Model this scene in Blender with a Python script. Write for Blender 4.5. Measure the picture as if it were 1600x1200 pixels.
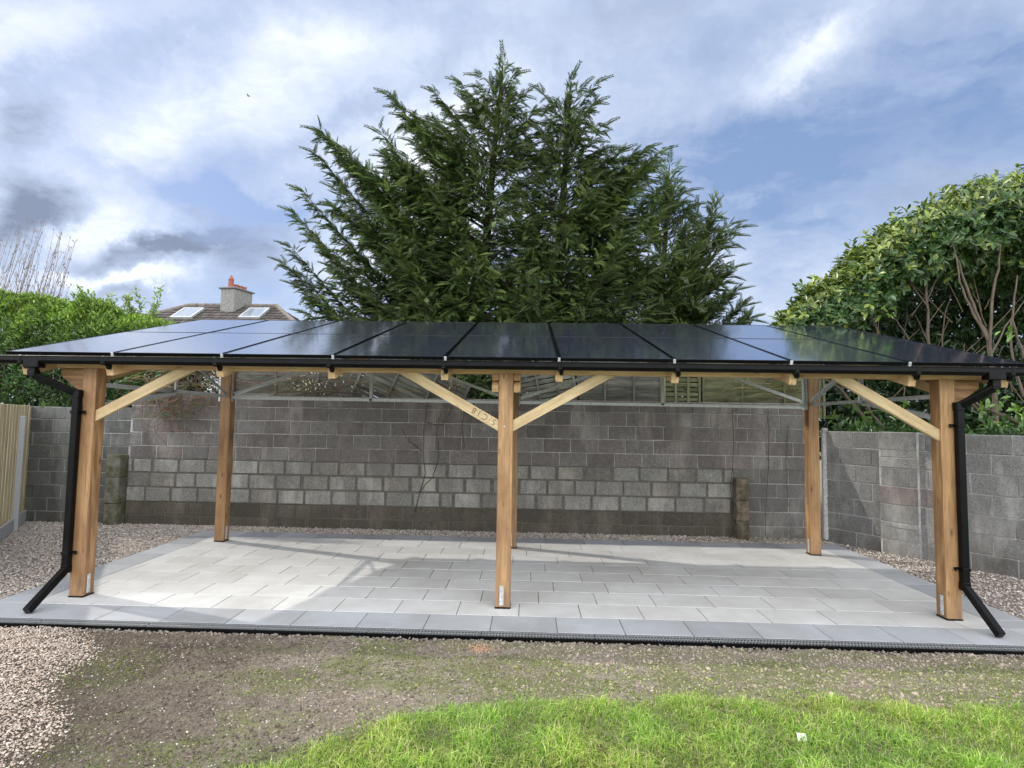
import bpy, math, random
import numpy as np
from mathutils import Vector, Matrix
from math import radians, sin, cos, pi

for o in list(bpy.data.objects): bpy.data.objects.remove(o)
SC = bpy.context.scene
COL = SC.collection

# ------------------------------------------------------------------ camera
F_PX, HC, PITCH, ROLL, YAW = 879.2, 1.8812, 0.0649, 0.0157, -0.0322
def to_world(d):
    c, s = cos(PITCH), sin(PITCH)
    d = (d[0], c*d[1]-s*d[2], s*d[1]+c*d[2])
    c, s = cos(YAW), sin(YAW)
    return Vector((c*d[0]+s*d[1], -s*d[0]+c*d[1], d[2]))
cr, sr = cos(ROLL), sin(ROLL)
right = to_world((cr, 0, sr)); down = to_world((sr, 0, -cr)); fwd = to_world((0, 1, 0))
cd = bpy.data.cameras.new('camera'); cam = bpy.data.objects.new('camera', cd); COL.objects.link(cam)
cd.sensor_width = 36; cd.lens = F_PX/1600*36; cd.clip_end = 3000; cd.clip_start = 0.05
M3 = Matrix((right, -down, -fwd)).transposed()
cam.matrix_world = Matrix.Translation((0, 0, HC)) @ M3.to_4x4()
SC.camera = cam
def ray(x, y):                      # direction through a point of the 1600x1200 photograph
    X, Y = x-800, y-600
    return to_world(((cr*X+sr*Y)/F_PX, 1, -(-sr*X+cr*Y)/F_PX))
def gy(x, y, Y):                    # where that sight line reaches distance Y
    d = ray(x, y); return Vector((0, 0, HC)) + d*(Y/d.y)
def gz(x, y, z=0.0):
    d = ray(x, y); return Vector((0, 0, HC)) + d*((z-HC)/d.z)

# ------------------------------------------------------------------ light
SC.view_settings.view_transform = 'Standard'
SC.view_settings.look = 'None'
SC.view_settings.exposure = 0.62
SC.view_settings.gamma = 1.0
SUN = Vector((-1.13, 0.39, 1.0)).normalized()
sd = bpy.data.lights.new('sun', 'SUN'); sd.energy = 1.75; sd.angle = radians(0.8); sd.color = (1, .95, .87)
so = bpy.data.objects.new('sun', sd); COL.objects.link(so)
so.rotation_euler = SUN.to_track_quat('Z', 'Y').to_euler(); so.location = (-10, 5, 20)

class N:                            # small node-graph helper
    def __init__(s, tree): s.t = tree; s.n = tree.nodes; s.l = tree.links
    def new(s, typ, **k):
        n = s.n.new(typ)
        for a, b in k.items(): setattr(n, a, b)
        return n
    def put(s, inp, v):
        if isinstance(v, bpy.types.NodeSocket): s.l.new(v, inp)
        elif v is not None:
            if inp.type == 'RGBA' and not hasattr(v, '__len__'): v = (v, v, v, 1)
            elif inp.type == 'RGBA' and len(v) == 3: v = (*v, 1)
            inp.default_value = v
    def m(s, op, a, b=None, c=None, clamp=False):
        n = s.new('ShaderNodeMath', operation=op, use_clamp=clamp)
        for i, v in enumerate((a, b, c)):
            if v is not None: s.put(n.inputs[i], v)
        return n.outputs[0]
    def vm(s, op, a, b=None, sc=None):
        n = s.new('ShaderNodeVectorMath', operation=op)
        s.put(n.inputs[0], a)
        if b is not None: s.put(n.inputs[1], b)
        if sc is not None: s.put(n.inputs['Scale'], sc)
        return n.outputs[0]
    def mix(s, f, a, b, blend='MIX'):
        n = s.new('ShaderNodeMix', data_type='RGBA', blend_type=blend)
        s.put(n.inputs[0], f); s.put(n.inputs[6], a); s.put(n.inputs[7], b)
        return n.outputs[2]
    def noise(s, vec=None, scale=5, detail=4, rough=.5, dist=0, out=0):
        n = s.new('ShaderNodeTexNoise'); s.put(n.inputs['Scale'], scale); n.inputs['Detail'].default_value = detail
        n.inputs['Roughness'].default_value = rough; n.inputs['Distortion'].default_value = dist
        if vec is not None: s.put(n.inputs['Vector'], vec)
        return n.outputs[out]
    def ramp(s, f, a, b, lo=0., hi=1.):
        n = s.new('ShaderNodeMapRange'); n.clamp = True
        s.put(n.inputs[0], f); n.inputs[1].default_value = a; n.inputs[2].default_value = b
        n.inputs[3].default_value = lo; n.inputs[4].default_value = hi
        return n.outputs[0]
    def attr(s, name, out=0):
        n = s.new('ShaderNodeAttribute', attribute_name=name); return n.outputs[out]
    def comb(s, x, y, z):
        n = s.new('ShaderNodeCombineXYZ')
        for i, v in enumerate((x, y, z)): s.put(n.inputs[i], v)
        return n.outputs[0]
    def scale(s, v, x, y, z):
        return s.vm('MULTIPLY', v, (x, y, z))

# ------------------------------------------------------------------ sky
W = bpy.data.worlds.new('World'); SC.world = W; W.use_nodes = True
W.node_tree.nodes.clear(); g = N(W.node_tree)
out = g.new('ShaderNodeOutputWorld'); bg = g.new('ShaderNodeBackground')
g.l.new(bg.outputs[0], out.inputs[0])
sky = g.new('ShaderNodeTexSky', sky_type='NISHITA'); sky.sun_disc = False
sky.sun_elevation = math.asin(SUN.z); sky.sun_rotation = math.atan2(SUN.x, SUN.y)
sky.air_density = 1.0; sky.dust_density = 1.2; sky.ozone_density = 1.5
tc = g.new('ShaderNodeTexCoord'); D = tc.outputs['Generated']
sp = g.new('ShaderNodeSeparateXYZ'); g.l.new(D, sp.inputs[0]); dx, dy, dz = sp.outputs
zc = g.m('ADD', g.m('MAXIMUM', dz, 0.0), 0.22)
P = g.comb(g.m('DIVIDE', dx, zc), g.m('DIVIDE', dy, zc), 0.0)          # a flat cloud deck seen in perspective
wn = g.noise(P, 1.6, 5, .6, out=1)
Pw = g.vm('ADD', P, g.vm('SCALE', g.vm('SUBTRACT', wn, (.5, .5, .5)), sc=.7))
n1 = g.noise(g.vm('MULTIPLY', Pw, (.9, 1.5, 1)), .95, 12, .60)
n2 = g.noise(g.vm('ADD', g.vm('MULTIPLY', Pw, (1.3, .8, 1)), (7.3, 2.1, 0)), 1.9, 10, .62)
n3 = g.noise(g.vm('ADD', g.vm('MULTIPLY', Pw, (2.2, 4.2, 1)), (3.3, 9.1, 0)), 1.7, 9, .6)
# bearing (u) and height (v) of a direction: places single banks of cloud where they hang, save one added out of view
wu = g.noise(D, 3.4, 7, .66, out=1); Dw = g.vm('ADD', D, g.vm('SCALE', g.vm('SUBTRACT', wu, (.5, .5, .5)), sc=.24))
s2 = g.new('ShaderNodeSeparateXYZ'); g.l.new(Dw, s2.inputs[0])
yy = g.m('MAXIMUM', s2.outputs[1], .08)
U = g.m('DIVIDE', s2.outputs[0], yy); V = g.m('DIVIDE', s2.outputs[2], yy)
def blob(px, py, rx, ry, ang=0):
    d = ray(px, py); u0, v0 = d.x/d.y, d.z/d.y
    du = g.m('SUBTRACT', U, u0); dv = g.m('SUBTRACT', V, v0); a = radians(ang)
    p = g.m('ADD', g.m('MULTIPLY', du, cos(a)*F_PX/rx), g.m('MULTIPLY', dv, sin(a)*F_PX/rx))
    q = g.m('ADD', g.m('MULTIPLY', du, -sin(a)*F_PX/ry), g.m('MULTIPLY', dv, cos(a)*F_PX/ry))
    r = g.m('ADD', g.m('MULTIPLY', p, p), g.m('MULTIPLY', q, q))
    return g.m('POWER', 2.718, g.m('MULTIPLY', r, -1.0))
def total(lst):
    t = None
    for w, *b in lst:
        x = g.m('MULTIPLY', blob(*b), w); t = x if t is None else g.m('ADD', t, x)
    return t
cover = total([(.35, 1420, 40, 260, 120, 0), (.25, 1560, 330, 160, 120, 0), (.9, -260, 240, 340, 220, 0), (.34, 380, 110, 420, 170, 10), (.5, 640, 300, 200, 180, 0), (.42, 160, 420, 240, 70, 0), (.40, 110, 300, 120, 70, 0),
               (.50, 1240, 90, 150, 50, 35), (.28, 1050, 150, 160, 60, 30), (-.75, 345, 298, 120, 26, -20), (-.50, 165, 215, 60, 20, -25), (-.3, 410, 335, 50, 18, -20),
               (-.30, 1130, 230, 140, 110, 0), (-.30, 1380, 190, 170, 90, 25), (.30, 1250, 430, 260, 90, 10), (-.30, 1560, 60, 120, 160, 0),
               (.28, 800, 130, 200, 150, 0), (.4, 230, 200, 90, 40, 20)])
dark = total([(.75, 20, 210, 70, 130, 0), (.55, 60, 160, 110, 60, -10), (1.0, 95, 275, 80, 55, -10), (.8, 255, 380, 140, 34, 8), (.75, 330, 365, 60, 22, 15), (.55, 390, 400, 60, 30, 8),
              (.7, 25, 335, 80, 50, 0), (.45, 150, 70, 260, 45, 20), (.40, 520, 190, 160, 30, 15), (.5, 400, 450, 90, 30, 0), (.15, 880, 40, 240, 50, 0), (.15, 1180, 10, 260, 40, 0), (.3, 1500, 200, 200, 160, 0), (.5, 200, 455, 90, 20, 0)])
brite = total([(1.4, -260, 240, 380, 220, 0), (.5, 60, 30, 160, 60, 0), (.9, 215, 425, 80, 18, 0), (.6, 120, 410, 50, 14, 0), (.8, 690, 290, 120, 120, 0), (.35, 330, 130, 200, 50, 15),  # the wide bank left of view is added to brighten the panel reflections
               (.4, 560, 470, 150, 60, 0), (.5, 1260, 75, 90, 28, 40), (.35, 1200, 460, 200, 50, 0), (.6, 110, 330, 110, 22, 10), (.35, 560, 60, 160, 60, 0), (.4, 225, 345, 60, 20, 10)])
back = g.ramp(dy, .25, -.35)                       # unseen bright cloud added behind the photographer as fill light
cv = g.m('ADD', g.m('ADD', g.m('MULTIPLY', g.m('SUBTRACT', n1, .5), 2.3), cover), g.m('MULTIPLY', back, .6))
cv = g.m('ADD', cv, g.m('MULTIPLY', g.m('SUBTRACT', n3, .5), .9))
cv = g.ramp(g.m('ADD', cv, .34), .0, .85)
cv = g.m('MAXIMUM', cv, g.ramp(dz, .16, -.02, 0, .7))
cvs = g.m('MULTIPLY', cv, .95)
shade = g.m('ADD', g.m('MULTIPLY', g.m('SUBTRACT', n2, .5), 1.5), g.m('MULTIPLY', dark, g.ramp(n1, .3, .6, .5, 1.15)))
shade = g.m('ADD', shade, g.m('MULTIPLY', g.m('SUBTRACT', n3, .5), .8))
shade = g.m('SUBTRACT', shade, g.m('MULTIPLY', brite, .8))
shade = g.m('ADD', shade, .07)
bright = g.mix(g.ramp(shade, -.55, .22), (.78, .81, .86), (.40, .47, .61))
bright = g.mix(g.ramp(shade, .22, 1.0), bright, (.18, .215, .30))
gl = g.m('MULTIPLY', back, 2.9)
bright = g.mix(1.0, bright, g.comb(g.m('ADD', 1.0, g.m('MULTIPLY', gl, 1.14)), g.m('ADD', 1.0, gl), g.m('ADD', 1.0, g.m('MULTIPLY', gl, .80))), 'MULTIPLY')
blue = g.mix(1.0, sky.outputs[0], (.105, .098, .105), 'MULTIPLY')
blue = g.mix(.6, blue, (.19, .285, .475))
g.l.new(g.mix(cvs, blue, bright), bg.inputs[0]); bg.inputs[1].default_value = 1.0

# ------------------------------------------------------------------ mesh helpers
RNG = np.random.default_rng(7); R = random.Random(11)
def props(o, label=None, cat=None, group=None, kind=None):
    if label: o['label'] = label
    if cat: o['category'] = cat
    if group: o['group'] = group
    if kind: o['kind'] = kind
    return o
def wloc(o):
    v = Vector((0, 0, 0))
    while o: v += o.location; o = o.parent
    return v
def thing(name, loc, label, cat, group=None):
    o = bpy.data.objects.new(name, None); COL.objects.link(o); o.location = loc; o.empty_display_size = .1
    return props(o, label, cat, group)
def bulk(name, V, Fc, mat, parent=None, col=None, gc=None, smooth=False, origin=None):
    V = np.asarray(V, dtype=np.float32).reshape(-1, 3)
    org = np.array(wloc(parent) if parent else (origin if origin is not None else (0, 0, 0)), dtype=np.float32)
    me = bpy.data.meshes.new(name)
    V = V - org
    me.vertices.add(len(V)); me.vertices.foreach_set('co', V.ravel())
    if isinstance(Fc, np.ndarray):
        k = Fc.shape[1]; n = len(Fc); li = Fc.astype(np.int32).ravel(); st = np.arange(n, dtype=np.int32)*k
    else:
        n = len(Fc); ln = np.array([len(f) for f in Fc], dtype=np.int32); st = np.concatenate([[0], np.cumsum(ln)[:-1]]).astype(np.int32)
        li = np.array([i for f in Fc for i in f], dtype=np.int32)
    me.loops.add(len(li)); me.loops.foreach_set('vertex_index', li)
    me.polygons.add(n); me.polygons.foreach_set('loop_start', st)
    me.update(calc_edges=True)
    me.polygons.foreach_set('use_smooth', np.full(n, smooth, dtype=bool))
    if col is not None:
        c = np.ones((len(V), 4), dtype=np.float32); c[:, :3] = np.asarray(col, dtype=np.float32).reshape(-1, 3)
        a = me.attributes.new('col', 'FLOAT_COLOR', 'POINT'); a.data.foreach_set('color', c.ravel())
    if gc is not None:
        a = me.attributes.new('gc', 'FLOAT_VECTOR', 'POINT'); a.data.foreach_set('vector', np.asarray(gc, dtype=np.float32).ravel())
    me.validate(); me.update()
    me.materials.append(mat)
    o = bpy.data.objects.new(name, me); COL.objects.link(o)
    if parent: o.parent = parent
    elif origin is not None: o.location = origin
    return o

class MB:
    def __init__(s): s.v = []; s.f = []; s.c = []; s.g = []
    def add(s, V, Fs, c=(1, 1, 1), gcs=None):
        k = len(s.v); s.v += [tuple(p) for p in V]; s.f += [tuple(i+k for i in f) for f in Fs]
        s.c += [c]*len(V); s.g += [tuple(p) for p in (gcs if gcs is not None else V)]
    def box(s, ctr, size, rot=None, ch=.003, c=(1, 1, 1), top=1.0):
        h = [x/2 for x in size]; ch = min(ch, *[x*.99 for x in h]); V = []; idx = {}
        for sx in (-1, 1):
            for sy in (-1, 1):
                for sz in (-1, 1):
                    for ax in range(3):
                        p = [sx*(h[0]-ch), sy*(h[1]-ch), sz*(h[2]-ch)]
                        p[ax] = (sx, sy, sz)[ax]*h[ax]
                        if sz > 0: p[0] *= top; p[1] *= top
                        idx[(sx, sy, sz, ax)] = len(V); V.append(p)
        Fs = []
        def k(a, b, cc, ax, d): t = [0, 0, 0]; t[ax] = d; o = [i for i in range(3) if i != ax]; t[o[0]] = a; t[o[1]] = b; return idx[(*t, cc)]
        for ax in range(3):
            for d in (-1, 1):
                q = [k(-1, -1, ax, ax, d), k(1, -1, ax, ax, d), k(1, 1, ax, ax, d), k(-1, 1, ax, ax, d)]
                flip = (d < 0) != (ax == 1)
                Fs.append(q[::-1] if flip else q)
        for a in range(3):                               # edges run along axis a
            b, cc = [i for i in range(3) if i != a]
            for db in (-1, 1):
                for dc in (-1, 1):
                    def kk(da, face): t = [0, 0, 0]; t[a] = da; t[b] = db; t[cc] = dc; return idx[(*t, face)]
                    Fs.append([kk(-1, b), kk(1, b), kk(1, cc), kk(-1, cc)])
        for sx in (-1, 1):
            for sy in (-1, 1):
                for sz in (-1, 1): Fs.append([idx[(sx, sy, sz, i)] for i in range(3)])
        L = max(range(3), key=lambda i: size[i]); o = [i for i in range(3) if i != L]
        off = R.random()*40, R.random()*7, R.random()*7
        G = [(p[L]+off[0], p[o[0]]+off[1], p[o[1]]+off[2]) for p in V]
        Rm = rot if rot is not None else Matrix.Identity(3)
        ctr = Vector(ctr)
        s.add([ctr + Rm @ Vector(p) for p in V], Fs, c, G)
    def bar(s, a, b, w, t, side=None, ch=.003, c=(1, 1, 1)):     # w along 'side', t the other way
        a, b = Vector(a), Vector(b); d = (b-a); L = d.length; d.normalize()
        sd_ = Vector(side) if side is not None else Vector((0, 0, 1))
        z = (sd_ - d*sd_.dot(d)).normalized(); y = z.cross(d)
        s.box((a+b)/2, (L, t, w), Matrix((d, y, z)).transposed(), ch, c)
    def tube(s, pts, rad, n=6, c=(1, 1, 1), cap=True):
        pts = [Vector(p) for p in pts]; m = len(pts); k0 = len(s.v); V = []; G = []; Fs = []
        if not hasattr(rad, '__len__'): rad = [rad]*m
        ref = Vector((.3, .2, 1)).normalized()
        for i, p in enumerate(pts):
            d = (pts[min(i+1, m-1)]-pts[max(i-1, 0)]).normalized()
            if abs(d.dot(ref)) > .95: ref = Vector((1, .1, 0)).normalized()
            x = d.cross(ref).normalized(); y = x.cross(d)
            for j in range(n):
                a = 2*pi*j/n; V.append(p+(x*cos(a)+y*sin(a))*rad[i]); G.append((i*.15, cos(a)*.1, sin(a)*.1))
        for i in range(m-1):
            for j in range(n): Fs.append((i*n+j, i*n+(j+1) % n, (i+1)*n+(j+1) % n, (i+1)*n+j))
        if cap: Fs.append(tuple(range(n))[::-1]); Fs.append(tuple((m-1)*n+j for j in range(n)))
        s.add(V, Fs, c, G)
    def prism(s, poly, a, axis, c=(1, 1, 1)):                      # poly: 3D points, extruded by vector axis
        n = len(poly); V = [Vector(p) for p in poly]+[Vector(p)+Vector(axis) for p in poly]
        Fs = [tuple(range(n)), tuple(range(n, 2*n))[::-1]]+[(i, i+n, (i+1) % n+n, (i+1) % n) for i in range(n)]
        s.add(V, Fs, c)
    def build(s, name, mat, parent=None, smooth=False, origin=None):
        o = bulk(name, s.v, s.f, mat, parent, s.c, s.g, smooth, origin)
        import bmesh
        bm = bmesh.new(); bm.from_mesh(o.data); bmesh.ops.recalc_face_normals(bm, faces=bm.faces); bm.to_mesh(o.data); bm.free()
        return o

# ------------------------------------------------------------------ materials
def mat(name, fn=None, rough=.7, base=(.5, .5, .5), metal=0, spec=.5):
    m = bpy.data.materials.new(name); m.use_nodes = True; t = N(m.node_tree); b = t.n['Principled BSDF']
    b.inputs['Roughness'].default_value = rough; b.inputs['Metallic'].default_value = metal
    b.inputs['Specular IOR Level'].default_value = spec; b.inputs['Base Color'].default_value = (*base, 1)
    if fn: fn(t, b)
    return m
def bump(t, b, h, strength=.4, dist=.01):
    n = t.new('ShaderNodeBump'); n.inputs['Strength'].default_value = strength; n.inputs['Distance'].default_value = dist
    t.put(n.inputs['Height'], h); t.l.new(n.outputs[0], b.inputs['Normal'])
def obj(t): return t.new('ShaderNodeTexCoord').outputs['Object']
def geo(t): return t.new('ShaderNodeNewGeometry').outputs['Position']

def wood(c1, c2, c3, knots=.8, gr=1.0):
    def fn(t, b):
        gcv = t.attr('gc', 1)
        gn = t.noise(t.scale(gcv, 1.3, 38, 38), 1.0, 6, .68, .4)
        gl = t.noise(t.scale(gcv, .9, 14, 14), 1.0, 4, .6, 1.6)
        w = t.new('ShaderNodeTexWave', wave_type='BANDS', bands_direction='Y'); w.inputs['Scale'].default_value = 9
        w.inputs['Distortion'].default_value = 5; w.inputs['Detail'].default_value = 2; w.inputs['Detail Scale'].default_value = .7
        t.put(w.inputs['Vector'], t.scale(gcv, .35, 3, 3))
        f = t.m('ADD', t.m('MULTIPLY', gn, .5), t.m('ADD', t.m('MULTIPLY', gl, .35), t.m('MULTIPLY', w.outputs[1], .22)))
        c = t.mix(t.ramp(f, .40, .66), c1, c2)
        big = t.noise(t.scale(gcv, 1.5, 6, 6), 1.0, 5, .65)
        c = t.mix(t.ramp(big, .42, .66, 0, .75), c, t.mix(1, c1, (.72, .66, .64), 'MULTIPLY'))
        crk = t.noise(t.scale(gcv, .8, 55, 55), 1.0, 3, .5); c = t.mix(t.ramp(crk, .66, .74, 0, .6), c, c3)
        v = t.new('ShaderNodeTexVoronoi'); v.inputs['Scale'].default_value = 1
        t.put(v.inputs['Vector'], t.scale(gcv, 3.2, 9, 9))
        kn = t.ramp(v.outputs['Distance'], .05, .17, knots, 0)
        c = t.mix(kn, c, c3)
        sz_ = t.new('ShaderNodeSeparateXYZ'); t.l.new(geo(t), sz_.inputs[0]); dirt = t.m('MULTIPLY', t.ramp(sz_.outputs[2], .30, .02), t.ramp(t.noise(geo(t), 16, 5, .7), .35, .65))
        c = t.mix(t.m('MULTIPLY', dirt, .5), c, (.14, .11, .08))
        c = t.mix(1, c, t.attr('col'), 'MULTIPLY')
        t.l.new(c, b.inputs['Base Color'])
        bump(t, b, f, .35, .004)
    return fn
M = {}
M['post'] = mat('post_timber', wood((.25, .140, .062), (.53, .335, .160), (.07, .03, .015)), .62)
M['pale'] = mat('pale_timber', wood((.46, .33, .17), (.74, .60, .37), (.20, .10, .05)), .65)
M['mill'] = mat('rafter_timber', wood((.50, .33, .16), (.66, .47, .26), (.2, .1, .05)), .68)
M['fence'] = mat('fence_timber', wood((.50, .43, .26), (.66, .59, .40), (.2, .14, .07), .5), .8)
M['oldfence'] = mat('weathered_timber', wood((.10, .10, .085), (.25, .245, .20), (.05, .05, .045), .5), .9)
M['greenfence'] = mat('mossy_timber', wood((.13, .14, .07), (.29, .29, .16), (.06, .06, .04), .5), .9)
def f(t, b):
    n = t.noise(obj(t), 14, 5, .6); t.l.new(t.ramp(n, .3, .7, .30, .5), b.inputs['Roughness']); b.inputs['Specular IOR Level'].default_value = .16
    t.l.new(t.mix(t.ramp(t.noise(obj(t), 5, 6, .7), .5, .8), (.002, .0022, .0025), (.006, .006, .006)), b.inputs['Base Color'])
M['black'] = mat('black_plastic', f, .3)
def f(t, b):
    n = t.noise(geo(t), 30, 5, .65); t.l.new(t.mix(t.ramp(n, .3, .7), (.46, .48, .49), (.70, .72, .73)), b.inputs['Base Color'])
    t.l.new(t.ramp(n, .3, .7, .35, .6), b.inputs['Roughness'])
M['galv'] = mat('galvanised_steel', f, .45, metal=.4)
M['zinc'] = mat('zinc_plate', f, .4, metal=.5)
def f(t, b):
    uv = t.attr('gc', 1); s = t.new('ShaderNodeSeparateXYZ'); t.l.new(uv, s.inputs[0])
    def line(v, pitch, w):
        q = t.m('FRACT', t.m('DIVIDE', v, pitch)); q = t.m('ABSOLUTE', t.m('SUBTRACT', q, .5)); return t.ramp(q, .5-w/pitch, .5-w/pitch*.4)
    grid = t.m('MAXIMUM', line(s.outputs[0], .182, .004), line(s.outputs[1], .0905, .003))
    c = t.mix(t.m('MULTIPLY', grid, .55), (.011, .014, .044), (.04, .046, .085))
    dust = t.noise(t.scale(geo(t), 9, 1.4, 1), 5, 8, .7)
    c = t.mix(t.ramp(dust, .40, .75, .02, .16), c, (.34, .34, .37)); t.l.new(c, b.inputs['Base Color'])
    st = t.noise(t.scale(geo(t), 26, 2.2, 1), 3, 5, .65)
    t.l.new(t.ramp(st, .35, .7, .10, .26), b.inputs['Roughness']); t.l.new(t.ramp(st, .32, .72, .05, .17), b.inputs['Coat Roughness'])
    bump(t, b, t.noise(geo(t), 2.3, 2, .5), .08, .01)
M['glass'] = mat('panel_glass', f, .06, spec=1.0)
gb = M['glass'].node_tree.nodes['Principled BSDF']; gb.inputs['Coat Weight'].default_value = 1.0; gb.inputs['Coat IOR'].default_value = 2.6
M['frame'] = mat('panel_frame', None, .25, (.030, .031, .034), .9)
def f(t, b):
    p = geo(t); a = t.attr('col')
    n = t.noise(p, 3.0, 6, .6); n2 = t.noise(p, 160, 3, .6); st = t.noise(t.scale(p, 1.2, 7, 1), 1.6, 5, .65, .8)
    c = t.mix(t.ramp(n, .3, .75, 0, .35), a, t.mix(1, a, (.80, .81, .84), 'MULTIPLY'))
    c = t.mix(t.ramp(st, .56, .70, 0, .30), c, t.mix(1, a, (.66, .65, .64), 'MULTIPLY'))
    c = t.mix(t.ramp(n2, .35, .75, 0, .22), c, t.mix(1, a, (.6, .6, .6), 'MULTIPLY'))
    sm = t.noise(p, .75, 8, .7); c = t.mix(t.ramp(sm, .42, .62, 0, .75), c, t.mix(1, a, (.74, .72, .68), 'MULTIPLY'))
    sp_ = t.noise(p, 24, 3, .5); c = t.mix(t.ramp(sp_, .70, .76, 0, .5), c, (.2, .18, .15))
    t.l.new(c, b.inputs['Base Color']); bump(t, b, n2, .18, .002)
M['slab'] = mat('paving_slab', f, .78, spec=.35)
M['joint'] = mat('paving_joint', None, .95, (.16, .155, .14))
def f(t, b):
    p = geo(t); a = t.attr('col')
    n = t.noise(p, 55, 5, .75); n2 = t.noise(p, 7, 8, .74); n3 = t.noise(t.scale(p, 1, 1, .35), 2.6, 5, .65)
    c = t.mix(t.ramp(n, .38, .62, 0, .9), a, t.mix(1, a, (.42, .41, .40), 'MULTIPLY'))
    c = t.mix(t.ramp(n2, .50, .66, 0, .7), c, t.mix(1, a, (.50, .48, .44), 'MULTIPLY'))
    c = t.mix(t.ramp(n3, .50, .66, 0, .6), c, t.mix(1, a, (1.55, 1.52, 1.44), 'MULTIPLY'))
    chp = t.noise(p, 19, 6, .8); c = t.mix(t.ramp(chp, .62, .72, 0, .6), c, t.mix(1, a, (1.9, 1.85, 1.75), 'MULTIPLY'))
    s = t.new('ShaderNodeSeparateXYZ'); t.l.new(p, s.inputs[0])
    damp = t.m('MULTIPLY', t.ramp(s.outputs[2], .45, .0), t.ramp(t.noise(p, 2.2, 5, .6), .35, .6))
    c = t.mix(t.m('MULTIPLY', damp, .6), c, (.085, .078, .055))
    run = t.noise(t.scale(p, 5.5, 5.5, .5), 1.0, 6, .7)
    c = t.mix(t.ramp(run, .52, .70, 0, .55), c, t.mix(1, a, (.55, .50, .45), 'MULTIPLY'))
    t.l.new(c, b.inputs['Base Color'])
    bump(t, b, t.m('ADD', t.m('MULTIPLY', n, .6), n2), 1.0, .012)
M['block'] = mat('concrete_block', f, .93, spec=.2)
def f(t, b):
    p = geo(t); n = t.noise(p, 25, 5, .7)
    c = t.mix(t.ramp(n, .3, .7), (.33, .325, .31), (.64, .625, .60)); c = t.mix(t.ramp(t.noise(p, 1.7, 7, .72), .46, .64, 0, .75), c, (.17, .16, .145))
    t.l.new(c, b.inputs['Base Color']); bump(t, b, n, .6, .01)
M['mortar'] = mat('mortar', f, .95, spec=.2)
def f(t, b):
    p = geo(t); n = t.noise(p, 14, 6, .7)
    t.l.new(t.mix(t.ramp(n, .3, .75), (.085, .08, .062), (.2, .19, .16)), b.inputs['Base Color']); bump(t, b, n, .8, .012)
M['oldmortar'] = mat('dark_mortar', f, .95, spec=.2)
def f(t, b):
    p = geo(t); n = t.noise(p, 7, 6, .7); n2 = t.noise(p, 60, 4, .6)
    c = t.mix(t.ramp(n, .42, .62), (.10, .10, .052), (.23, .22, .19)); c = t.mix(t.ramp(n2, .4, .8, 0, .5), c, (.07, .07, .05))
    t.l.new(c, b.inputs['Base Color']); bump(t, b, n2, .5, .006)
M['mossy'] = mat('mossy_concrete', f, .95, spec=.2)
def f(t, b):
    p = geo(t); n = t.noise(p, 7, 6, .7); n2 = t.noise(p, 60, 4, .6)
    c = t.mix(t.ramp(n, .40, .65), (.085, .068, .042), (.24, .20, .15)); c = t.mix(t.ramp(n2, .4, .8, 0, .5), c, (.05, .045, .035))
    t.l.new(c, b.inputs['Base Color']); bump(t, b, n2, .5, .006)
M['brownc'] = mat('stained_concrete', f, .95, spec=.2)
def f(t, b):
    n = t.noise(geo(t), 60, 5, .6); t.l.new(t.mix(t.ramp(n, .3, .7), (.36, .37, .375), (.50, .51, .52)), b.inputs['Base Color']); bump(t, b, n, .3, .003)
M['concrete'] = mat('concrete', f, .9, spec=.3)
def stone_mat(colr):
    def fn(t, b):
        a = t.attr('col'); n = t.noise(geo(t), 90, 3, .6)
        t.l.new(t.mix(t.ramp(n, .3, .7, 0, .4), a, t.mix(1, a, (.65, .62, .6), 'MULTIPLY')), b.inputs['Base Color'])
    return fn
M['stone'] = mat('gravel_stone', stone_mat(0), .85, spec=.3)
def f(t, b):
    p = geo(t); v = t.new('ShaderNodeTexVoronoi'); v.inputs['Scale'].default_value = 70; t.put(v.inputs['Vector'], p)
    h = t.new('ShaderNodeSeparateColor'); t.l.new(v.outputs['Color'], h.inputs[0])
    c = t.mix(h.outputs[0], (.24, .19, .16), (.50, .42, .37)); c = t.mix(t.ramp(v.outputs['Distance'], .3, .75, 0, .85), c, (.06, .05, .04))
    t.l.new(c, b.inputs['Base Color']); bump(t, b, t.m('SUBTRACT', 1, v.outputs['Distance']), .8, .012)
M['gravelbase'] = mat('gravel_bed', f, .9, spec=.25)
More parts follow.
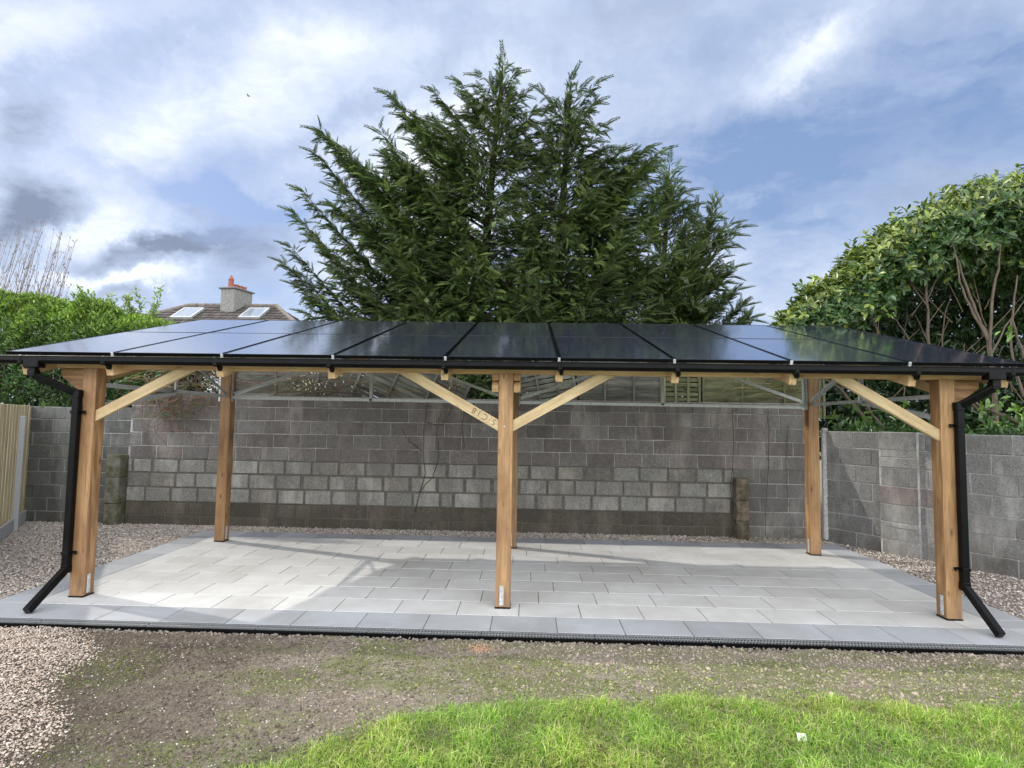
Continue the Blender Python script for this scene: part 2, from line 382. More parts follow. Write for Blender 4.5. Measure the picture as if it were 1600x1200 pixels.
def f(t, b):
    p = geo(t); n = t.noise(p, 1.3, 6, .65); n2 = t.noise(p, 38, 6, .72); n3 = t.noise(t.scale(p, 1, 1.8, 1), 2.1, 6, .72)
    c = t.mix(t.ramp(n2, .3, .72), (.14, .112, .083), (.44, .375, .30))
    c = t.mix(t.ramp(n, .42, .62, 0, .6), c, t.mix(t.ramp(n2, .3, .7), (.21, .175, .138), (.46, .41, .345)))
    s = t.new('ShaderNodeSeparateXYZ'); t.l.new(p, s.inputs[0])
    edge = t.m('ADD', n3, t.m('MULTIPLY', t.ramp(s.outputs[0], -3.2, 0), .08))
    c = t.mix(t.m('MULTIPLY', t.ramp(t.m('ADD', s.outputs[0], t.m('MULTIPLY', n, 3.0)), 0.5, -1.4), .85), c, t.mix(1, c, (.30, .28, .26), 'MULTIPLY'))
    gfac = t.m('MULTIPLY', t.m('MULTIPLY', t.ramp(s.outputs[0], -3.0, -1.6, .2, 1), t.ramp(edge, .50, .64)), t.ramp(n2, .36, .55))
    c = t.mix(t.m('MULTIPLY', gfac, .8), c, (.19, .215, .07))
    far = t.ramp(t.m('ADD', s.outputs[1], t.m('MULTIPLY', n, .8)), 3.9, 3.5)
    far = t.m('MULTIPLY', far, t.ramp(t.m('ADD', s.outputs[0], t.m('MULTIPLY', t.m('SUBTRACT', 3.6, s.outputs[1]), 1.1)), -1.3, -.7)); c = t.mix(t.m('MULTIPLY', far, .85), c, (.10, .145, .035))
    t.l.new(c, b.inputs['Base Color']); bump(t, b, n2, 1.0, .03)
M['soil'] = mat('soil', f, .95, spec=.15)
def leafm(name, rough=.5, trans=.3, spec=.4):
    m = bpy.data.materials.new(name); m.use_nodes = True; t = N(m.node_tree); b = t.n['Principled BSDF']
    a = t.attr('col'); t.l.new(a, b.inputs['Base Color']); b.inputs['Roughness'].default_value = rough
    b.inputs['Specular IOR Level'].default_value = spec
    tr = t.new('ShaderNodeBsdfTranslucent'); t.l.new(t.mix(1, a, (1.5, 1.7, .6), 'MULTIPLY'), tr.inputs[0])
    mx = t.new('ShaderNodeMixShader'); mx.inputs[0].default_value = trans
    t.l.new(b.outputs[0], mx.inputs[1]); t.l.new(tr.outputs[0], mx.inputs[2])
    t.l.new(mx.outputs[0], t.n['Material Output'].inputs[0]); return m
M['leaf'] = leafm('hedge_leaf'); M['laurel'] = leafm('laurel_leaf', .33, .18, .5); M['needle'] = leafm('conifer_leaf', .6, .12, .25)
M['grass'] = leafm('grass_blade', .5, .35, .35)
def f(t, b):
    p = obj(t); n = t.noise(t.scale(p, 8, 8, 2.5), 2.5, 6, .7)
    c = t.mix(t.ramp(n, .3, .7), (.6, .6, .6), (1.35, 1.3, 1.2)); t.l.new(t.mix(1, t.attr('col'), c, 'MULTIPLY'), b.inputs['Base Color']); bump(t, b, n, .6, .01)
M['bark'] = mat('bark', f, .9, spec=.2)
def f(t, b):
    p = geo(t); n = t.noise(p, 3, 6, .7); n2 = t.noise(p, 22, 4, .6)
    c = t.mix(1, t.attr('col'), t.mix(t.ramp(n, .3, .7), (.65, .65, .62), (1.3, 1.25, 1.2)), 'MULTIPLY')
    c = t.mix(t.ramp(n2, .62, .75, 0, .5), c, (.30, .29, .24)); t.l.new(c, b.inputs['Base Color'])
M['tile'] = mat('roof_tile', f, .9, spec=.2)
def f(t, b):
    n = t.noise(geo(t), 12, 6, .75); t.l.new(t.mix(t.ramp(n, .3, .7), (.14, .135, .125), (.36, .355, .33)), b.inputs['Base Color']); bump(t, b, n, .5, .03)
M['render'] = mat('pebbledash', f, .95, spec=.2)
M['terracotta'] = mat('terracotta', None, .85, (.30, .10, .07))
M['white'] = mat('white_frame', None, .5, (.75, .75, .74))
M['skylight'] = mat('window_glass', None, .05, (.30, .33, .36), 0, 1.0)
M['skylight'].node_tree.nodes['Principled BSDF'].inputs['Coat Weight'].default_value = 1
M['dark'] = mat('dark_void', None, .9, (.012, .012, .012))
M['grate'] = mat('drain_grate', None, .5, (.21, .215, .215))
M['ink'] = mat('stamp_ink', None, .8, (.10, .06, .035))
M['paper'] = mat('paper', None, .8, (.8, .8, .8))
M['petal'] = mat('blossom', None, .7, (.80, .76, .72))

# ------------------------------------------------------------------ ground
def noise2(x, y, seed=0, octs=4, base=1.0):
    r = np.random.default_rng(seed); out = np.zeros_like(x)
    for k in range(octs):
        fq = base*2**k
        for _ in range(5):
            a = r.random()*2*pi; ph = r.random()*2*pi
            out += np.sin((x*np.cos(a)+y*np.sin(a))*fq*2*pi*(.7+.6*r.random())+ph)*(.5**k)/5
    return out
def soil_h(x, y):
    s = -.03 + .035*np.clip((5.0-y)/.5, 0, 1) + .012*noise2(x, y, 3, 4, .9) + .007*noise2(x, y, 5, 3, 6)+.010*np.clip(noise2(x, y, 77, 3, 3.1)-.25, 0, 1)
    lawn = np.clip((lawn_edge(x)-y)/.35, 0, 1)
    s = s + .05*lawn
    return np.where(y > 5.015, -.045, s)
def lawn_edge(x):
    e = np.interp(x, [-6, -1.9, -1.35, -1.0, -.5, 0, 1.6, 3.3, 6], [1.4, 2.7, 3.12, 3.55, 3.8, 3.93, 4.02, 4.05, 4.0])
    return e + .14*noise2(x, x*0, 71, 4, .45)
MB_ = MB()
gm = MB(); S = 400
xs = np.concatenate([[-S, -60, -20], np.linspace(-9, -5, 30)[:-1], np.linspace(-5, 5.8, 440), np.linspace(5.8, 9, 25)[1:], [20, 60, S]]); ys = np.concatenate([[-S, -40, -8], np.linspace(-1, 2, 30)[:-1], np.linspace(2, 5.05, 128), [6, 9.6, 12, 30, 60, S]])
X, Y = np.meshgrid(xs, ys); near = (np.abs(X) < 9.5) & (Y > -1.5) & (Y < 5.06)
Z = np.where(near, soil_h(X, Y), -.045)
V = np.stack([X, Y, Z], -1).reshape(-1, 3); nx = len(xs); ii, jj = np.meshgrid(np.arange(nx-1), np.arange(len(ys)-1)); a = (jj*nx+ii).ravel()
ground = bulk('ground', V, np.stack([a, a+1, a+nx+1, a+nx], 1), M['soil'], smooth=True); props(ground, kind='structure')

PX0, PX1, PY0, PY1, BW = -5.32, 4.90, 5.165, 9.20, .40
def poly_sheet(name, poly, z, m, **k):
    mb = MB(); mb.add([(x, y, z) for x, y in poly], [tuple(range(len(poly)))]); o = mb.build(name, m); props(o, **k); return o
# gravel beds: left of and behind the paving, and right of it; a tongue of it runs to the front left
poly_sheet('gravel_bed', [(-12, 5.02), (PX0-.001, 5.02), (PX0-.001, PY1+.001), (PX1+.001, PY1+.001), (PX1+.001, 5.02), (8.5, 5.02), (8.5, 12), (-12, 12)], -.022, M['gravelbase'], kind='structure')

ICO = np.array([(0, 0, 1), (.9, 0, .3), (.25, .85, .35), (-.75, .5, .3), (-.7, -.55, .35), (.3, -.85, .3), (.6, .45, -.5), (-.4, .6, -.5), (-.6, -.3, -.6), (.5, -.5, -.5)])
ICF = np.array([(0, 1, 2), (0, 2, 3), (0, 3, 4), (0, 4, 5), (0, 5, 1), (1, 6, 2), (2, 7, 3), (3, 8, 4), (4, 8, 5), (5, 9, 1), (1, 9, 6), (2, 6, 7), (3, 7, 8), (5, 8, 9)])
def stones(name, pts, size, cols, label_kw, flat=.65):
    n = len(pts); sz = size[:, None]*RNG.uniform(.6, 1.3, (n, 3)); sz[:, 2] *= flat
    a = RNG.uniform(0, 2*pi, n); ca, sa = np.cos(a), np.sin(a)
    L = ICO[None]*sz[:, None, :]*RNG.uniform(.8, 1.2, (n, 10, 1))
    tx = RNG.uniform(-.5, .5, n)[:, None]; L[:, :, 2] += L[:, :, 0]*tx
    V = np.empty_like(L); V[:, :, 0] = L[:, :, 0]*ca[:, None]-L[:, :, 1]*sa[:, None]; V[:, :, 1] = L[:, :, 0]*sa[:, None]+L[:, :, 1]*ca[:, None]; V[:, :, 2] = L[:, :, 2]
    V += pts[:, None, :]; Fs = (ICF[None]+np.arange(n)[:, None, None]*10).reshape(-1, 3)
    o = bulk(name, V.reshape(-1, 3), Fs, M['stone'], col=np.repeat(cols, 10, 0)); return props(o, **label_kw)
def gcol(n, pale=0.):
    base = np.array([(.53, .47, .41), (.62, .57, .51), (.47, .41, .355), (.67, .63, .58), (.39, .34, .295), (.55, .46, .385)])
    return base[RNG.integers(0, 6, n)]*RNG.uniform(.75, 1.2, (n, 1))
def scatter(poly_fn, x0, x1, y0, y1, n):
    p = np.stack([RNG.uniform(x0, x1, n), RNG.uniform(y0, y1, n)], 1); return p[poly_fn(p[:, 0], p[:, 1])]
WALLY = 9.70
def in_left(x, y): return (x < PX0-.01) & (y < WALLY) & (x > -8.75-(y-9.7)*.66)
def in_right(x, y): return (x > PX1+.01) & (x < 4.95+(9.4-y)*.66)
def in_back(x, y): return (y > PY1+.01) & (x > PX0-.3)
P1 = scatter(in_left, -9, PX0, 5.02, 9.7, 30000); P2 = scatter(in_right, PX1, 8, 5.0, 9.4, 9000); P3 = scatter(in_back, -5.6, 4.95, 9.2, 9.7, 9000)
pp = np.concatenate([P1, P2, P3]); n = len(pp)
stones('gravel', np.column_stack([pp, RNG.uniform(-.022, -.004, n)]), RNG.uniform(.008, .017, n), gcol(n), dict(label='pinkish gravel beside and behind the paving up to the block walls', cat='gravel', kind='stuff'))
def gedge(y): return np.interp(y, [0, 3.03, 3.46, 4.03, 4.98], [-1.6, -2.66, -2.92, -3.27, -3.85])
def in_front(x, y): return x < gedge(y)+.10*np.sin(y*6)+RNG.normal(0, .07, len(x))
P4 = scatter(in_front, -6.6, -1.8, 2.2, 5.02, 85000); n = len(P4)
z = soil_h(P4[:, 0], P4[:, 1])+RNG.uniform(-.004, .012, n)
stones('gravel', np.column_stack([P4, z]), RNG.uniform(.005, .0095, n), gcol(n)*np.array([1.0, .93, .87])*.98, dict(label='pale pink gravel path at the front left beside the bare soil', cat='gravel', kind='stuff'))
# crumbs of soil and pebbles on the bare strip
def in_soil(x, y): return (x > gedge(y)-.1) & (y > lawn_edge(x)-.25)
P5 = scatter(in_soil, -4.2, 6.0, 2.4, 5.0, 46000); n = len(P5); dk = np.clip((P5[:, 0]+2.1+1.3*noise2(P5[:, 0], P5[:, 1], 61, 3, .5))/2.2, 0, 1)[:, None]; c = (np.array([(.165, .132, .10)])*(1-dk)+np.array([(.36, .30, .225)])*dk)*RNG.uniform(.4, 1.3, (n, 1)); w = RNG.random(n)
grn = (noise2(P5[:, 0], P5[:, 1]*1.7, 33, 4, .55) > .05) & (RNG.random(n) < .5) & (P5[:, 0] > -2); c[grn] *= np.array([.80, 1.02, .55])
c[w > .90] = np.array((.60, .55, .48))*RNG.uniform(.8, 1.15, ((w > .90).sum(), 1))
sz = np.where(w > .90, RNG.uniform(.0035, .0075, n), RNG.uniform(.004, .009, n)*np.exp(np.minimum(RNG.exponential(.24, n), .95)))
stones('soil_crumbs', np.column_stack([P5, soil_h(P5[:, 0], P5[:, 1])]), sz, c, dict(label='crumbs of soil and small pale pebbles on the bare strip before the drain', cat='soil', kind='stuff'), .8)
n = 1900; px = RNG.uniform(-3.9, 5.6, n); py = 5.008-np.abs(RNG.normal(0, .028, n))-.01
stones('soil_crumbs', np.column_stack([px, py, -.026+RNG.uniform(-.01, .008, n)]), RNG.uniform(.006, .017, n), np.array([(.24, .205, .17)])*RNG.uniform(.6, 1.2, (n, 1)), dict(label='loose clods of soil heaped along the front of the drain', cat='soil', kind='stuff'), .8)

# grass
def blades(name, P, z, L, Wd, cols, lean, kw):
    n = len(P); a = RNG.uniform(0, 2*pi, n); dx_, dy_ = np.cos(a), np.sin(a); b = a+pi/2+RNG.normal(0, .5, n); wx, wy = np.cos(b)*Wd/2, np.sin(b)*Wd/2
    V = np.zeros((n, 5, 3)); base = np.column_stack([P, z]); k = lean
    mid = base+np.column_stack([dx_*L*k*.3, dy_*L*k*.3, L*.6]); tip = base+np.column_stack([dx_*L*k, dy_*L*k, L*(1-.35*k)])
    wv = np.column_stack([wx, wy, 0*wx])
    V[:, 0] = base-wv; V[:, 1] = base+wv; V[:, 2] = mid+wv*.8; V[:, 3] = mid-wv*.8; V[:, 4] = tip
    k = np.arange(n)[:, None]*5
    Fs = np.concatenate([k+np.array([0, 1, 2]), k+np.array([0, 2, 3]), k+np.array([3, 2, 4])])
    cc = np.repeat(cols, 5, 0).reshape(n, 5, 3); cc[:, :2] *= .82; cc[:, 4] *= 1.15
    o = bulk(name, V.reshape(-1, 3), Fs, M['grass'], col=cc.reshape(-1, 3)); return props(o, **kw)
def gpal(n, dry=.12):
    base = np.array([(.23, .355, .062), (.32, .44, .09), (.14, .24, .045), (.45, .54, .16), (.26, .39, .07)]); c = base[RNG.integers(0, 5, n)]*RNG.uniform(.75, 1.2, (n, 1))
    d = RNG.random(n) < dry; c[d] = np.array((.42, .38, .20))*RNG.uniform(.7, 1.1, (d.sum(), 1)); return c
def in_lawn(x, y): return y < lawn_edge(x)-.03+RNG.normal(0, .10, len(x))+.10*noise2(x, y, 9, 2, 2.2)
P6 = scatter(in_lawn, -3.2, 6.0, 1.5, 4.35, 230000); n = len(P6)
cl = noise2(P6[:, 0], P6[:, 1], 21, 3, 1.8)
L = RNG.uniform(.028, .080, n)*(1+.75*np.clip(cl, -.7, 1))*np.clip((lawn_edge(P6[:, 0])-P6[:, 1])*2.5+.55, .45, 1)
c2_ = noise2(P6[:, 0], P6[:, 1], 55, 3, .8)[:, None]; gc_ = gpal(n, .16)*(1+.34*cl[:, None])*(1+c2_*np.array([.14, .02, .08]))
blades('grass', P6, soil_h(P6[:, 0], P6[:, 1])-.004, L, RNG.uniform(.003, .0068, n), gc_, RNG.uniform(.15, 1.9, n), dict(label='bright green lawn grass in the foreground', cat='grass', kind='stuff'))
q = RNG.random((130000, 2))*[9.6, 2.5]+[-3.8, 2.6]; m1 = noise2(q[:, 0], q[:, 1]*1.7, 33, 4, .55)+.25*noise2(q[:, 0], q[:, 1], 8, 2, 6)
keep = (m1 > -.06+.25*RNG.random(len(q))+.5*np.clip((-1.5-q[:, 0])/1.5, 0, 1)) & in_soil(q[:, 0], q[:, 1]) & (q[:, 1] < 4.98); q = q[keep]; n = len(q)
blades('sparse_grass', q, soil_h(q[:, 0], q[:, 1])-.002, RNG.uniform(.006, .02, n), RNG.uniform(.0025, .005, n), gpal(n, .30)*.62, RNG.uniform(.3, 1.5, n), dict(label='thin mossy new grass on the bare soil strip', cat='grass', kind='stuff'))

# ------------------------------------------------------------------ paving
def slab(mb, x0, x1, y0, y1, c, z=0., dz=0.):
    gp = .0035; mb.box(((x0+x1)/2, (y0+y1)/2, z-.02+dz), (x1-x0-2*gp, y1-y0-2*gp, .04), None, .003, c)
mb = MB(); edge = MB()
y = PY0+BW; rows = 8; rh = (PY1-BW-y)/rows; r_ = random.Random(5)
for k in range(rows):
    x = PX0+BW; ph = (.0, .33, .62, .2, .5, .8, .1, .45)[k]*.605
    cuts = [x]+[x+ph+.605*i for i in range(20) if x+ph+.605*i > x+.05 and x+ph+.605*i < PX1-BW-.05]+[PX1-BW]
    for a, b in zip(cuts, cuts[1:]):
        t = r_.uniform(.92, 1.05); slab(mb, a, b, y+k*rh, y+(k+1)*rh, (.57*t, .566*t, .545*t), 0, r_.uniform(-.0012, .0012))
def ec(): t = r_.uniform(.86, 1.10); return (.395*t, .405*t, .418*t)
x = PX0+.15
cuts = [PX0]+[x+.605*i for i in range(1, 17)]; cuts = [c for c in cuts if c < PX1-.1]+[PX1]
for a, b in zip(cuts, cuts[1:]):
    slab(edge, a, b, PY0, PY0+BW, ec(), 0, r_.uniform(-.001, .001)); slab(edge, a, b, PY1-BW, PY1, ec(), 0, r_.uniform(-.001, .001))
cuts = [PY0+BW]+[PY0+BW+.25+.605*i for i in range(0, 6)]; cuts = [c for c in cuts if c < PY1-BW-.05]+[PY1-BW]
for a, b in zip(cuts, cuts[1:]):
    slab(edge, PX0, PX0+BW, a, b, ec()); slab(edge, PX1-BW, PX1, a, b, ec())
props(mb.build('paving', M['slab']), kind='structure'); props(edge.build('paving_border', M['slab']), kind='structure')
mb = MB(); mb.box(((PX0+PX1)/2, (PY0+PY1)/2, -.028), (PX1-PX0-.01, PY1-PY0-.01, .040), None, .002); props(mb.build('paving_bed', M['joint']), kind='structure')

# ------------------------------------------------------------------ drain
root = thing('drainage_channel', (0, 5.09, 0), 'black slotted drainage channel along the front edge of the paving', 'drain')
mb = MB(); DX0, DX1 = -6.4, 6.0
mb.box(((DX0+DX1)/2, 5.026, -.04), (DX1-DX0, .014, .084), None, .002); mb.box(((DX0+DX1)/2, 5.157, -.042), (DX1-DX0, .012, .08), None, .002)
mb.box(((DX0+DX1)/2, 5.09, -.07), (DX1-DX0, .118, .01), None, .001); mb.build('channel_body', M['black'], root)
x = DX0
while x < DX1-.1:
    x1 = min(x+1.0, DX1); mb = MB()
    for yy_ in (5.037, 5.091, 5.146): mb.box(((x+x1)/2, yy_, -.008), (x1-x-.006, .010, .014), None, .001)
    k = x+.012
    while k < x1-.01:
        for s_ in (-1, 1): mb.bar((k-.005*s_, 5.091+s_*.005, -.007), (k+.005*s_, 5.091+s_*.052, -.007), .014, .007, ch=.0005)
        k += .028
    mb.build('grate', M['grate'], root); x += 1.0

# ------------------------------------------------------------------ the solar carport
XL, XM, XR, YF, YR = -4.631, -.245, 4.176, 5.834, 8.498
XP, PW, YP, ZP, YQ, ZQ = -5.478, 1.1536, 5.656, 2.520, 9.069, 3.4725
port = thing('solar_carport', (XM, 7.2, 0), 'open timber carport roofed with eighteen black solar panels standing on grey paving', 'carport')
sl = Vector((0, YQ-YP, ZQ-ZP)); LEN = sl.length; sl.normalize(); nrm = Vector((1, 0, 0)).cross(sl)
def roofpt(x, s, h=0.): return Vector((x, YP, ZP))+sl*s+nrm*h
TI = r_.uniform
def rz(y, off=0.): return ZP+(y-YP)*(ZQ-ZP)/(YQ-YP)+off      # roof top height over y
RT = -.115                                                    # rafter top below panel glass
# panels
pl = MB(); w_, l_ = PW-.032, LEN/2-.012; fr = .011; th = .035
fmb = MB()
fmb.box((fr/2, l_/2, -th/2), (fr, l_, th), None, .0015); fmb.box((w_-fr/2, l_/2, -th/2), (fr, l_, th), None, .0015)
fmb.box((w_/2, fr/2, -th/2), (w_-2*fr, fr, th-.001), None, .0015); fmb.box((w_/2, l_-fr/2, -th/2), (w_-2*fr, fr, th-.001), None, .0015)
gmb = MB(); gmb.add([(fr, fr, -.003), (w_-fr, fr, -.003), (w_-fr, l_-fr, -.003), (fr, l_-fr, -.003), (fr, fr, -.009), (w_-fr, fr, -.009), (w_-fr, l_-fr, -.009), (fr, l_-fr, -.009)],
                    [(0, 1, 2, 3), (7, 6, 5, 4), (0, 4, 5, 1), (1, 5, 6, 2), (2, 6, 7, 3), (3, 7, 4, 0)])
RM = Matrix((Vector((1, 0, 0)), sl, nrm)).transposed().to_euler()
f0 = fmb.build('solar_panel', M['frame']); g0 = gmb.build('glass', M['glass'])
for i in range(9):
    for j in range(2):
        a = f0 if (i, j) == (0, 0) else f0.copy(); b = g0 if (i, j) == (0, 0) else g0.copy()
        if (i, j) != (0, 0): COL.objects.link(a); COL.objects.link(b)
        a.parent = port; a.location = roofpt(XP+i*PW+.016, j*(LEN/2)+.006+.0)-port.location; a.rotation_euler = RM
        a.rotation_euler.x += r_.uniform(-.0012, .0012); a.rotation_euler.y += r_.uniform(-.0015, .0015)
        b.parent = a
# rails under the panels, rafters, clamps
for s in (.28, 1.35, 2.10, 3.2):
    mb = MB(); mb.bar(roofpt(XP+.05, s, -.058), roofpt(XP+9*PW-.05, s, -.058), .04, .04, nrm, .002); mb.build('mounting_rail', M['frame'], port)
raf_x = [XP+.27]+[XP+i*PW for i in range(1, 9)]+[XP+9*PW-.27]
for x in raf_x:
    mb = MB(); mb.bar(roofpt(x, -.075, RT-.052), roofpt(x, LEN-.08, RT-.052), .125, .072, nrm, .002, (TI(.9, 1.1),)*3); mb.build('rafter', M['mill'], port)
for i in range(1, 9):
    x = XP+i*PW; mb = MB()
    mb.box(roofpt(x, -.004, -.022), (.024, .016, .045), Matrix((Vector((1, 0, 0)), sl, nrm)).transposed(), .002)
    mb.bar(roofpt(x-.012, -.010, -.040), roofpt(x+.04, -.012, -.048), .010, .008, ch=.001); mb.build('panel_clamp', M['zinc'], port)
for i in range(1, 9):
    mb = MB(); mb.bar(roofpt(XP+i*PW, .01, -.034), roofpt(XP+i*PW, LEN-.01, -.034), .004, .05, nrm, .0005); mb.build('joint_strip', M['black'], port)
mb = MB(); mb.bar(roofpt(XP+.02, -.015, -.078), roofpt(XP+9*PW-.02, -.015, -.078), .05, .028, nrm, .002, (.80, .68, .58)); mb.build('eaves_board', M['mill'], port)
# beams
mb = MB(); mb.box(((XL+XR)/2, YF, 2.425), (XR-XL+.74, .13, .125), None, .003, (.98, .96, .9)); mb.build('front_beam', M['mill'], port)
mb = MB(); mb.box(((XL+XR)/2, YR, rz(YR, RT-.19)), (XR-XL+.74, .13, .15), None, .003, (.85, .83, .8)); mb.build('rear_beam', M['mill'], port)
pst = .15
for x in (XL, XM, XR):
    for yv in (YF, YR):
        top = 2.365 if yv == YF else rz(YR, RT-.265)
        root_c = (1.05, 1.03, 1.0) if x == XM else ((.82, .76, .72) if x == XL else (.95, .90, .85))
        if x == XM and yv == YR: root_c = (.72, .68, .64)
        mb = MB(); mb.box((x, yv, (top+.012)/2), (pst, pst, top-.012), None, .007, root_c); po = mb.build('post', M['post'], port)
        mb = MB(); mb.box((x, yv, .0065), (pst+.006, pst+.006, .012), None, .001); mb.build('base_pad', M['black'], po)
        mb = MB()
        if x == XM: mb.box((x-.012, yv-pst/2-.003, .13), (.042, .005, .19), None, .002); bx = [(x-.012, yv-pst/2-.006, z_) for z_ in (.08, .185)]; nd = (0, -1, 0)
        else:
            s_ = 1 if x < 0 else -1
            mb.box((x+s_*(pst/2+.003), yv-.01, .13), (.005, .042, .19), None, .002); bx = [(x+s_*(pst/2+.006), yv-.01, z_) for z_ in (.08, .185)]; nd = (s_, 0, 0)
        for q_ in bx: mb.tube([q_, Vector(q_)+Vector(nd)*.008], .010, 6)
        mb.build('anchor_plate', M['zinc'], po)
        if x == XM and yv == YF:
            mb = MB(); mb.tube([(x-.01, yv-pst/2, 1.88-.06), (x-.01, yv-pst/2-.006, 1.82)], .009, 8); mb.build('bolt', M['zinc'], po)
# knee braces along the front
def brace(xa, za, xb, zb, y_=YF-.03, wd=.10):
    d = Vector((xb-xa, 0, zb-za)); L_ = d.length; d.normalize(); u = Vector((-d.z, 0, d.x)); u = u if u.z > 0 else -u
    # ends cut: vertical at the post, level at the beam
    pa = Vector((xa, y_-.025, za)); hv = wd/abs(d.x); hh = wd/abs(d.z); s_ = 1 if xb > xa else -1
    poly = [pa-Vector((0, 0, hv/2)), pa+Vector((0, 0, hv/2))]
    pb = Vector((xb, y_-.025, zb)); poly += [pb-Vector((s_*hh/2, 0, 0)), pb+Vector((s_*hh/2, 0, 0))]
    off = R.random()*30; mbx = MB(); k0 = TI(.92, 1.06)
    Vv = [p.copy() for p in poly]+[p+Vector((0, .05, 0)) for p in poly]
    Gs = [((p-pa).dot(d)+off, (p-pa).dot(u)+off*.1, p.y) for p in Vv]; n_ = 4
    Fs = [(0, 1, 2, 3), (7, 6, 5, 4)]+[(i, i+4, (i+1) % 4+4, (i+1) % 4) for i in range(4)]
    mbx.add(Vv, Fs, (k0, k0, k0*.97), Gs); return mbx.build('knee_brace', M['pale'], port)
hp = pst/2
ZB = 2.362
brace(XL+hp, 1.865, XL+hp+.93, ZB); bt = brace(XM-hp, 1.83, XM-hp-.95, ZB); brace(XM+hp, 1.83, XM+hp+.95, ZB); brace(XR-hp, 1.80, XR-hp-.95, ZB)
# timber grade stamp, upside down on the brace
tcv = bpy.data.curves.new('stamp', 'FONT'); tcv.body = 'S/C18'; tcv.size = .088; tcv.space_character = 1.35; tcv.offset = -.0012
to = bpy.data.objects.new('grade_stamp', tcv); COL.objects.link(to)
dep = bpy.context.evaluated_depsgraph_get(); tme = bpy.data.meshes.new_from_object(to.evaluated_get(dep)); bpy.data.objects.remove(to)
tme.materials.clear(); tme.materials.append(M['ink']); to = bpy.data.objects.new('grade_stamp', tme); COL.objects.link(to); to.parent = bt
dv = Vector((-.95, 0, ZB-1.83)).normalized()
upv = -Vector((dv.z, 0, -dv.x)) if Vector((dv.z, 0, -dv.x)).z > 0 else Vector((dv.z, 0, -dv.x))
org = Vector((XM-hp-.03, YF-.058, 1.83+.02))-upv*.032
to.matrix_local = Matrix.Translation(org-port.location) @ Matrix((dv, upv, Vector((0, -1, 0)))).transposed().to_4x4()
# outward gussets on the end posts, paired braces behind the middle post
for x, s_ in ((XL, -1), (XR, 1)):
    mb = MB(); xo = x+s_*hp
    poly = [(xo, YF-.03, 2.08), (xo, YF-.03, 2.36), (xo+s_*.27, YF-.03, 2.36), (xo+s_*.27, YF-.03, 2.28)]
    mb.prism(poly, None, (0, .07, 0), (.85, .78, .72)); mb.build('gusset', M['post'], port)
for s_ in (-1, 1):
    mb = MB(); mb.bar((XM+s_*.112, YF-.085, 2.20), (XM+s_*.112, YF+.62, 2.58), .072, .068, (0, -.4, 1), .003, (.9, .86, .82)); mb.build('rear_brace', M['mill'], port)
    mb = MB(); mb.bar((XM+s_*.112, YF-.07, 2.325), (XM+s_*.112, YF+.2, 2.325), .07, .066, (0, 0, 1), .002, (.62, .5, .42)); mb.build('packing_block', M['mill'], port)
# steel trusses: rear and both sides
def steel(a, b, side=(0, 0, 1), w=.045, name='truss_member'):
    mb = MB(); a, b = Vector(a), Vector(b); mb.bar(a, b, w, .004, side, .001)
    d = (b-a).normalized(); sv = Vector(side); sv = (sv-d*sv.dot(d)).normalized(); nn = d.cross(sv).normalized()
    o_ = sv*(w/2-.002)+nn*(w/2+.0022); mb.bar(a+o_, b+o_, w, .004, nn, .001); mb.build(name, M['galv'], port)
ZC = 2.165; zt = rz(YR, RT-.27)
yb = YR-.02
steel((XL+hp+.01, yb, ZC), (XM-hp-.01, yb, ZC-.01), name='truss_chord'); steel((XM+hp+.01, yb, ZC-.01), (XR-hp-.01, yb, ZC-.02), name='truss_chord')
for xa, xb in ((XL, XM), (XM, XR)):
    xm_ = (xa+xb)/2+.02
    steel((xm_, yb, ZC-.02), (xm_, yb, zt), (1, 0, 0))
    steel((xa+hp+.03, yb, ZC+.05), (xm_-.03, yb, zt)); steel((xb-hp-.03, yb, ZC+.05), (xm_+.03, yb, zt))
for x in (XL, XM, XR):
    for s_ in (-1, 1):
        steel((x+s_*(hp+.012), YR-hp+.03, ZC-.06), (x+s_*(hp+.012), YR-hp+.03, zt), (0, 1, 0), .05)
for x, s_ in ((XL, 1), (XR, -1)):
    xx = x+s_*.03; ym = (YF+YR)/2; ztm = rz(ym, RT-.12)
    steel((xx, YF+hp+.01, ZC+.03), (xx, YR-hp-.01, ZC+.02), name='truss_chord')
    steel((xx+.012, ym, ZC), (xx+.012, ym, ztm), (0, 1, 0)); steel((xx, YR-hp-.02, ZC+.05), (xx, ym+.03, ztm)); steel((xx, YF+hp+.02, ZC+.14), (xx, ym-.03, ztm))
    steel((xx, YF+hp+.02, 1.98), (xx, ym, ZC), w=.05)
    mb = MB(); mb.bar((x, YF+.07, rz(YF, RT-.18)), (x, YR+.2, rz(YR+.15, RT-.18)), .10, .07, nrm, .003, (.8, .77, .72)); mb.build('side_beam', M['mill'], port)
